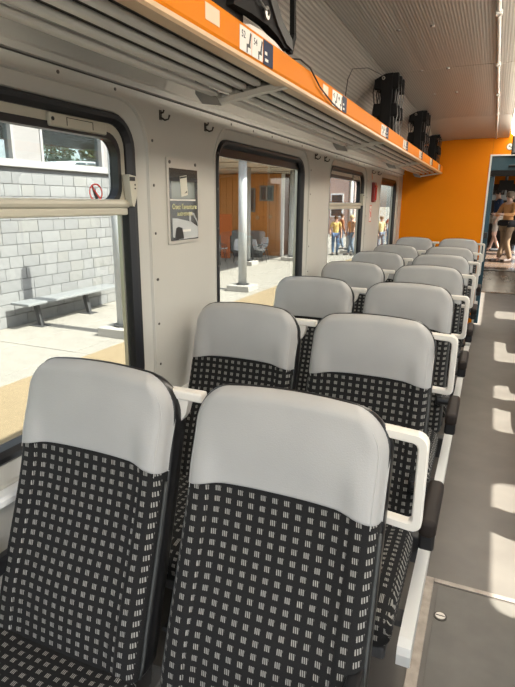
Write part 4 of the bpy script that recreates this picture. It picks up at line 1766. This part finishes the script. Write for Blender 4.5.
# far buildings beyond the platform
pk = empty('pink_building', (-11.5, 40, ZP))
tag(pk, 'pale pink rendered building behind the people in the third window', 'building')
g = MB()
g.box((-4, 0, 0), (1.9, 8, 9))
g.build('wall', mat('pale_pink_render', (0.46, 0.36, 0.33), 0.9, noise=0.05, nscale=1), pk)
for x in (-3, -1.2, 0.6):
    for z in (1.2, 4.2):
        g = MB()
        g.cbox((x - 0.5, -0.06, z), (x + 0.5, 0.02, z + 1.7), 0.02)
        fr = g.build('window', WHITE, pk)
        g = MB()
        g.box((x - 0.4, -0.08, z + 0.1), (x + 0.4, -0.06, z + 1.6))
        g.build('pane', mat('dark_kiosk_glass', (0.05, 0.07, 0.08), 0.1), fr)
rd = empty('red_building', (-6.2, 44, ZP))
tag(rd, 'red and white building seen through the farthest window', 'building')
g = MB()
g.box((-1.3, 0, 0), (1.6, 6, 7))
g.build('wall', mat('red_render', (0.42, 0.12, 0.09), 0.9), rd)
for x in (-0.8, 0.15, 1.1):
    g = MB()
    g.cbox((x - 0.14, -0.08, 0), (x + 0.14, 0.02, 7), 0.02)
    g.build('white_pilaster', WHITE, rd)
for x in (-0.32, 0.62):
    for z in (1.0, 3.6):
        g = MB()
        g.cbox((x - 0.26, -0.06, z), (x + 0.26, 0.02, z + 1.7), 0.02)
        fr = g.build('window', WHITE, rd)
        g = MB()
        g.box((x - 0.2, -0.08, z + 0.1), (x + 0.2, -0.06, z + 1.6))
        g.build('pane', mat('dark_kiosk_glass', (0.05, 0.07, 0.08), 0.1), fr)

# land, trees, hills and car above the wall (seen through the glazed gallery)
g = MB()
g.box((-220, -60, ZP - 1), (-8.12, 12.0, 2.14))
tag(g.build('upper_ground', mat('grassy_ground', (0.14, 0.17, 0.08), 0.95, noise=0.3, nscale=0.5)), 'raised ground behind the block wall', kind='structure')
g = MB()
g.box((-220, 12.0, ZP - 1.2), (-11.7, 400, ZP - 0.02))
tag(g.build('far_ground', mat('far_ground', (0.30, 0.29, 0.25), 0.95, noise=0.2, nscale=0.3)), 'ground beyond the platform', kind='structure')
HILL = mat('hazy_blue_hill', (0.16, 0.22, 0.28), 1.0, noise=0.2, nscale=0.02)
hv, hf = [], []
nx, nyy = 6, 40
for i in range(nx):
    for j in range(nyy):
        y = -150 + 1000 * j / (nyy - 1)
        hgt = [0, 10, 20, 28, 20, 0][i] * (0.75 + 0.35 * math.sin(j * 0.9) + 0.2 * math.sin(j * 2.3 + 1))
        hv.append((-420 - i * 40, y, hgt))
for i in range(nx - 1):
    for j in range(nyy - 1):
        hf.append((i * nyy + j, i * nyy + j + 1, (i + 1) * nyy + j + 1, (i + 1) * nyy + j))
g = MB()
g.add(hv, hf)
tag(g.build('hills', HILL, None, True), 'hazy blue hills on the horizon', kind='structure')


def tree(x, y, z0, h_, r, lb):
    t = empty('tree', (x, y, z0))
    tag(t, lb, 'tree', 'trees above the block wall')
    g = MB()
    g.tube([(0, 0, 0), (0.05, 0, h_ * 0.3), (0, 0, h_ * 0.6)], [0.14, 0.11, 0.06], 8)
    g.build('trunk', mat('bark', (0.09, 0.065, 0.045), 0.9), t)
    rng = random.Random(int(y * 100))
    v, f = [], []
    for k in range(1700):
        a, b_ = rng.uniform(0, 2 * math.pi), rng.uniform(-1, 1)
        rr = rng.uniform(0.55, 1.0) * (1 + 0.22 * math.sin(a * 3 + b_ * 4))
        c_ = Vector((rr * r * math.cos(a) * math.sqrt(1 - b_ * b_), rr * r * math.sin(a) * math.sqrt(1 - b_ * b_), h_ * 0.58 + rr * h_ * 0.42 * b_))
        d1 = Vector((rng.uniform(-1, 1), rng.uniform(-1, 1), rng.uniform(-1, 1))).normalized() * 0.13
        d2 = Vector((rng.uniform(-1, 1), rng.uniform(-1, 1), rng.uniform(-1, 1))).normalized() * 0.09
        n_ = len(v)
        v += [c_ - d1, c_ + d2, c_ + d1, c_ - d2]
        f.append((n_, n_ + 1, n_ + 2, n_ + 3))
    g = MB()
    g.add(v, f)
    o = g.build('foliage', mat('dark_green_leaves', (0.045, 0.085, 0.03), 0.7, noise=0.3, nscale=3), t)
    o['kind'] = 'stuff'


tree(-20.0, 21.4, -0.62, 6.2, 0.85, 'bushy dark green tree, left of two behind the window band')
tree(-20.3, 24.6, -0.62, 6.6, 0.9, 'bushy dark green tree, right of two behind the window band')

cr = empty('white_car', (-18.2, 20.3, -0.62))
tag(cr, 'white car parked behind the window band', 'car')
g = MB()
g.box((-1.6, -2.6, 0), (1.6, 2.6, 2.62))
tag(local(g, type('o', (), {'location': Vector((0, 0, 0))})()).build('parking_deck', CONC, None, loc=(-18.2, 20.3, -0.62)), 'raised concrete deck under the white car', kind='structure')
cr.location.z = -0.62 + 2.62
g = MB()
prof_c = [(-2.0, 0.25), (-2.05, 0.55), (-1.9, 0.75), (-1.1, 0.85), (-0.6, 1.32), (0.8, 1.36), (1.5, 0.92), (2.05, 0.85), (2.1, 0.3)]
g.prism(prof_c, 'x', -0.8, 0.8)
g.build('car_body', mat('white_car_paint', (0.75, 0.76, 0.77), 0.3), cr)
g = MB()
for sx in (-0.805, 0.805):
    g.prism([(-0.95, 0.88), (-0.52, 1.26), (0.10, 1.29), (0.10, 0.90)], 'x', sx - 0.003, sx + 0.003)
    g.prism([(0.18, 0.90), (0.18, 1.29), (0.75, 1.29), (1.30, 0.93)], 'x', sx - 0.003, sx + 0.003)
g.build('car_window', mat('dark_kiosk_glass', (0.05, 0.07, 0.08), 0.1), cr)
for y in (-1.3, 1.35):
    for sx in (-0.78, 0.78):
        g = MB()
        g.tube([(sx - 0.1, y, 0.30), (sx + 0.1, y, 0.30)], 0.30, 16)
        g.build('wheel', RUBBER, cr)

# ------------------------------------------------------------------ people


def skin_obj(name, joints, bones, rad, m, parent, sub=2):
    names = list(joints)
    me = bpy.data.meshes.new(name)
    me.from_pydata([joints[k] for k in names], [(names.index(a), names.index(b_)) for a, b_ in bones], [])
    o = bpy.data.objects.new(name, me)
    C.objects.link(o)
    me.materials.append(m)
    o.parent = parent
    sk = o.modifiers.new('skin', 'SKIN')
    for i, k in enumerate(names):
        rr = rad[k]
        me.skin_vertices[0].data[i].radius = rr if isinstance(rr, tuple) else (rr, rr)
        me.skin_vertices[0].data[i].use_root = (i == 0)
    sk.use_smooth_shade = True
    sk.branch_smoothing = 0.3
    ss = o.modifiers.new('sub', 'SUBSURF')
    ss.levels = sub
    ss.render_levels = sub
    return o


def person(loc, rz, h_, label, skin, hair, top, bottom, long_legs, long_sleeves, pose='stand', hairlen=0.0, shoes=(0.03, 0.03, 0.03), bag=None, skirt=False):
    p = empty('person', loc, rz)
    tag(p, label, 'person')
    k = h_ / 1.75
    step = 0.10
    J = dict(pelvis=(0, 0, .96), waist=(0, 0, 1.10), chest=(0, -.01, 1.30), neckb=(0, 0, 1.45), neck=(0, -.015, 1.53), head=(0, -.03, 1.62), crown=(0, -.02, 1.71))
    for s, sx in (('l', -1), ('r', 1)):
        st = step * sx
        J['hip' + s] = (sx * .095, 0, .92)
        J['knee' + s] = (sx * .10, -st * .6 - .02, .50)
        J['ankle' + s] = (sx * .10, st * .9 + .02, .09)
        J['heel' + s] = (sx * .10, st * .9 - .02, .045)
        J['toe' + s] = (sx * .115, st * .9 - .17, .03)
        J['sh' + s] = (sx * .18, 0, 1.42)
        if pose == 'reach':
            J['el' + s] = (sx * .23, -.12, 1.18)
            J['wr' + s] = (sx * .13, -.33, 1.20)
            J['palm' + s] = (sx * .11, -.40, 1.21)
        else:
            J['el' + s] = (sx * .25, .02, 1.15)
            J['wr' + s] = (sx * .25, -.08, .91)
            J['palm' + s] = (sx * .245, -.11, .84)
    J = {a: tuple(c * k for c in b_) for a, b_ in J.items()}
    Bn = [('pelvis', 'waist'), ('waist', 'chest'), ('chest', 'neckb'), ('neckb', 'neck'), ('neck', 'head'), ('head', 'crown')]
    for s in 'lr':
        Bn += [('pelvis', 'hip' + s), ('hip' + s, 'knee' + s), ('knee' + s, 'ankle' + s), ('ankle' + s, 'heel' + s), ('heel' + s, 'toe' + s),
               ('neckb', 'sh' + s), ('sh' + s, 'el' + s), ('el' + s, 'wr' + s), ('wr' + s, 'palm' + s)]
    r = dict(pelvis=(.14, .10), waist=(.125, .09), chest=(.15, .10), neckb=(.09, .07), neck=.052, head=(.075, .09), crown=(.06, .07))
    for s in 'lr':
        r.update({'hip' + s: .085, 'knee' + s: .055, 'ankle' + s: .038, 'heel' + s: .038, 'toe' + s: .03, 'sh' + s: .055, 'el' + s: .042, 'wr' + s: .028, 'palm' + s: (.036, .02)})
    r = {a: (tuple(c * k for c in b_) if isinstance(b_, tuple) else b_ * k) for a, b_ in r.items()}
    # fingers belong to the body mesh
    for s, sx in (('l', -1), ('r', 1)):
        px, py, pz = J['palm' + s]
        wx, wy, wz = J['wr' + s]
        d_ = (Vector((px, py, pz)) - Vector((wx, wy, wz))).normalized()
        for q in range(4):
            o1 = Vector((px + (q - 1.5) * .017 * k * 0.6, py + (q - 1.5) * .012 * k, pz)) + d_ * .035 * k
            o2 = o1 + d_ * (.045 - abs(q - 1.4) * .006) * k + Vector((-sx * .006, 0, 0))
            J['f%d%s' % (q, s)] = tuple(o1)
            J['g%d%s' % (q, s)] = tuple(o2)
            r['f%d%s' % (q, s)] = .009 * k
            r['g%d%s' % (q, s)] = .007 * k
            Bn += [('palm' + s, 'f%d%s' % (q, s)), ('f%d%s' % (q, s), 'g%d%s' % (q, s))]
        th = Vector((px, py, pz)) + Vector((-sx * .03, -.03, 0)) * k
        J['t' + s] = tuple(th)
        r['t' + s] = .009 * k
        Bn.append(('palm' + s, 't' + s))
    SK = mat('skin_%s' % skin[0], skin[1], 0.5)
    body = skin_obj('body', J, Bn, r, SK, p)
    # face
    fx = J['head']
    for sx in (-1, 1):
        g = MB()
        v, f = rbox((.012 * k, .006 * k, .007 * k), .005 * k, 2)
        g.add([(a[0] + sx * .03 * k, a[1] + fx[1] - .088 * k, a[2] + fx[2] + .012 * k) for a in v], f)
        g.build('eye', INK, p)
    g = MB()
    g.add([(-.012 * k, fx[1] - .085 * k, fx[2] - .02 * k), (.012 * k, fx[1] - .085 * k, fx[2] - .02 * k), (0, fx[1] - .112 * k, fx[2] - .02 * k), (0, fx[1] - .085 * k, fx[2] + .02 * k)], [(0, 1, 2), (0, 2, 3), (1, 3, 2), (0, 3, 1)])
    g.build('nose', SK, p)
    g = MB()
    g.cbox((-.025 * k, fx[1] - .086 * k, fx[2] - .052 * k), (.025 * k, fx[1] - .075 * k, fx[2] - .044 * k), .003)
    g.build('mouth', mat('lips', (0.35, 0.12, 0.10), 0.5), p)
    for sx in (-1, 1):
        g = MB()
        v, f = rbox((.010 * k, .020 * k, .032 * k), .009 * k, 2)
        g.add([(a[0] + sx * .082 * k, a[1] + fx[1] + .01 * k, a[2] + fx[2]) for a in v], f)
        g.build('ear', SK, p)
    # hair cap
    g = MB()
    v, f = rbox((.092 * k, .105 * k, .085 * k), .08 * k, 5)
    g.add([(a[0], a[1] + fx[1] + .022 * k, a[2] + fx[2] + .052 * k - (hairlen * (1 if a[1] > 0 else 0.2) if a[2] < 0 else 0)) for a in v], f)
    g.build('hair', mat('hair_%s' % hair[0], hair[1], 0.6), p, True)
    # clothes
    def grow(names, e):
        return {a: (tuple(c + e for c in r[a]) if isinstance(r[a], tuple) else r[a] + e) for a in names}
    tn = ['waist', 'chest', 'neckb', 'shl', 'shr', 'ell', 'elr', 'pelvis'] + (['wrl', 'wrr'] if long_sleeves else [])
    Jt = {a: J[a] for a in tn}
    Jt['neckb'] = tuple(c + (-.01 if i == 2 else 0) for i, c in enumerate(J['neckb']))
    if not long_sleeves:
        for s in 'lr':
            a, b_ = Vector(J['sh' + s]), Vector(J['el' + s])
            Jt['el' + s] = tuple(a + (b_ - a) * .68)
    bt = [('waist', 'chest'), ('chest', 'neckb'), ('neckb', 'shl'), ('neckb', 'shr'), ('shl', 'ell'), ('shr', 'elr'), ('waist', 'pelvis')]
    if long_sleeves:
        bt += [('ell', 'wrl'), ('elr', 'wrr')]
    skin_obj('shirt', Jt, bt, grow(tn, .016), mat('cloth_%s' % top[0], top[1], 0.85), p)
    ln = ['pelvis', 'hipl', 'hipr', 'kneel', 'kneer'] + (['anklel', 'ankler'] if long_legs else [])
    Jl = {a: J[a] for a in ln}
    if not long_legs:
        for s in 'lr':
            a, b_ = Vector(J['hip' + s]), Vector(J['knee' + s])
            Jl['knee' + s] = tuple(a + (b_ - a) * .92)
    bl = [('pelvis', 'hipl'), ('pelvis', 'hipr'), ('hipl', 'kneel'), ('hipr', 'kneer')] + ([('kneel', 'anklel'), ('kneer', 'ankler')] if long_legs else [])
    skin_obj('trousers' if long_legs else 'shorts', Jl, bl, grow(ln, .022), mat('cloth_%s' % bottom[0], bottom[1], 0.85), p)
    for s in 'lr':
        t, hl = J['toe' + s], J['heel' + s]
        g = MB()
        v, f = rbox((.05 * k, .135 * k, .042 * k), .035 * k, 3)
        g.add([(a[0] + t[0] - .008, a[1] + (t[1] + hl[1]) / 2, a[2] + .042 * k) for a in v], f)
        g.build('shoe', mat('shoe_leather_%02d' % int(shoes[0] * 100), shoes, 0.5), p, True)
    if bag:
        g = MB()
        v, f = rbox((.195, .165, .085), .07, 4)
        g.add([(a[0], a[1] + .01, a[2] + 0.97 * k) for a in v], f)
        bg_ = g.build('waist_bag', BLACKF, p, True)
    return p


PALE = ('fair', (0.55, 0.34, 0.25))
person((0.045, 17.4, ZV), -1.25, 1.76, 'man in navy t-shirt and beige shorts facing left in the next coach', PALE, ('dark', (0.02, 0.015, 0.012)), ('navy', (0.012, 0.028, 0.075)), ('beige', (0.46, 0.40, 0.33)), False, False, 'stand')
person((0.285, 14.1, ZV), -0.75, 1.62, 'woman in orange-tan top with black waist bag and patterned trousers in the next coach', PALE, ('grey_brown', (0.22, 0.16, 0.11)), ('orange_tan', (0.52, 0.25, 0.09)), ('tan_print', (0.20, 0.13, 0.07)), True, True, 'reach', 0.05, (0.05, 0.03, 0.02), True)
person((-6.32, 23.2, ZP), 0.4, 1.68, 'person in yellow top and blue trousers on the left in the third window', PALE, ('dark', (0.02, 0.015, 0.012)), ('yellow', (0.60, 0.45, 0.16)), ('blue', (0.07, 0.14, 0.26)), True, False)
person((-6.85, 26.2, ZP), 2.2, 1.72, 'person in brown jacket behind the yellow one in the third window', PALE, ('dark', (0.02, 0.015, 0.012)), ('brown', (0.28, 0.11, 0.06)), ('grey_blue', (0.16, 0.22, 0.30)), True, True)
person((-5.66, 23.4, ZP), -0.6, 1.72, 'person in tan top and pale hat right of the column in the third window', PALE, ('straw', (0.60, 0.48, 0.25)), ('tan', (0.50, 0.26, 0.14)), ('grey_blue', (0.16, 0.22, 0.30)), True, False)
person((-4.72, 27.6, ZP), 0.3, 1.74, 'person in red-orange top seen through the farthest window', PALE, ('dark', (0.02, 0.015, 0.012)), ('red_orange', (0.55, 0.13, 0.06)), ('blue', (0.07, 0.14, 0.26)), True, False)
person((-4.78, 25.4, ZP), 0.9, 1.66, 'person in pale yellow top at the left of the farthest window', PALE, ('grey_brown', (0.22, 0.16, 0.11)), ('pale_yellow', (0.62, 0.55, 0.30)), ('grey_blue', (0.16, 0.22, 0.30)), True, False)
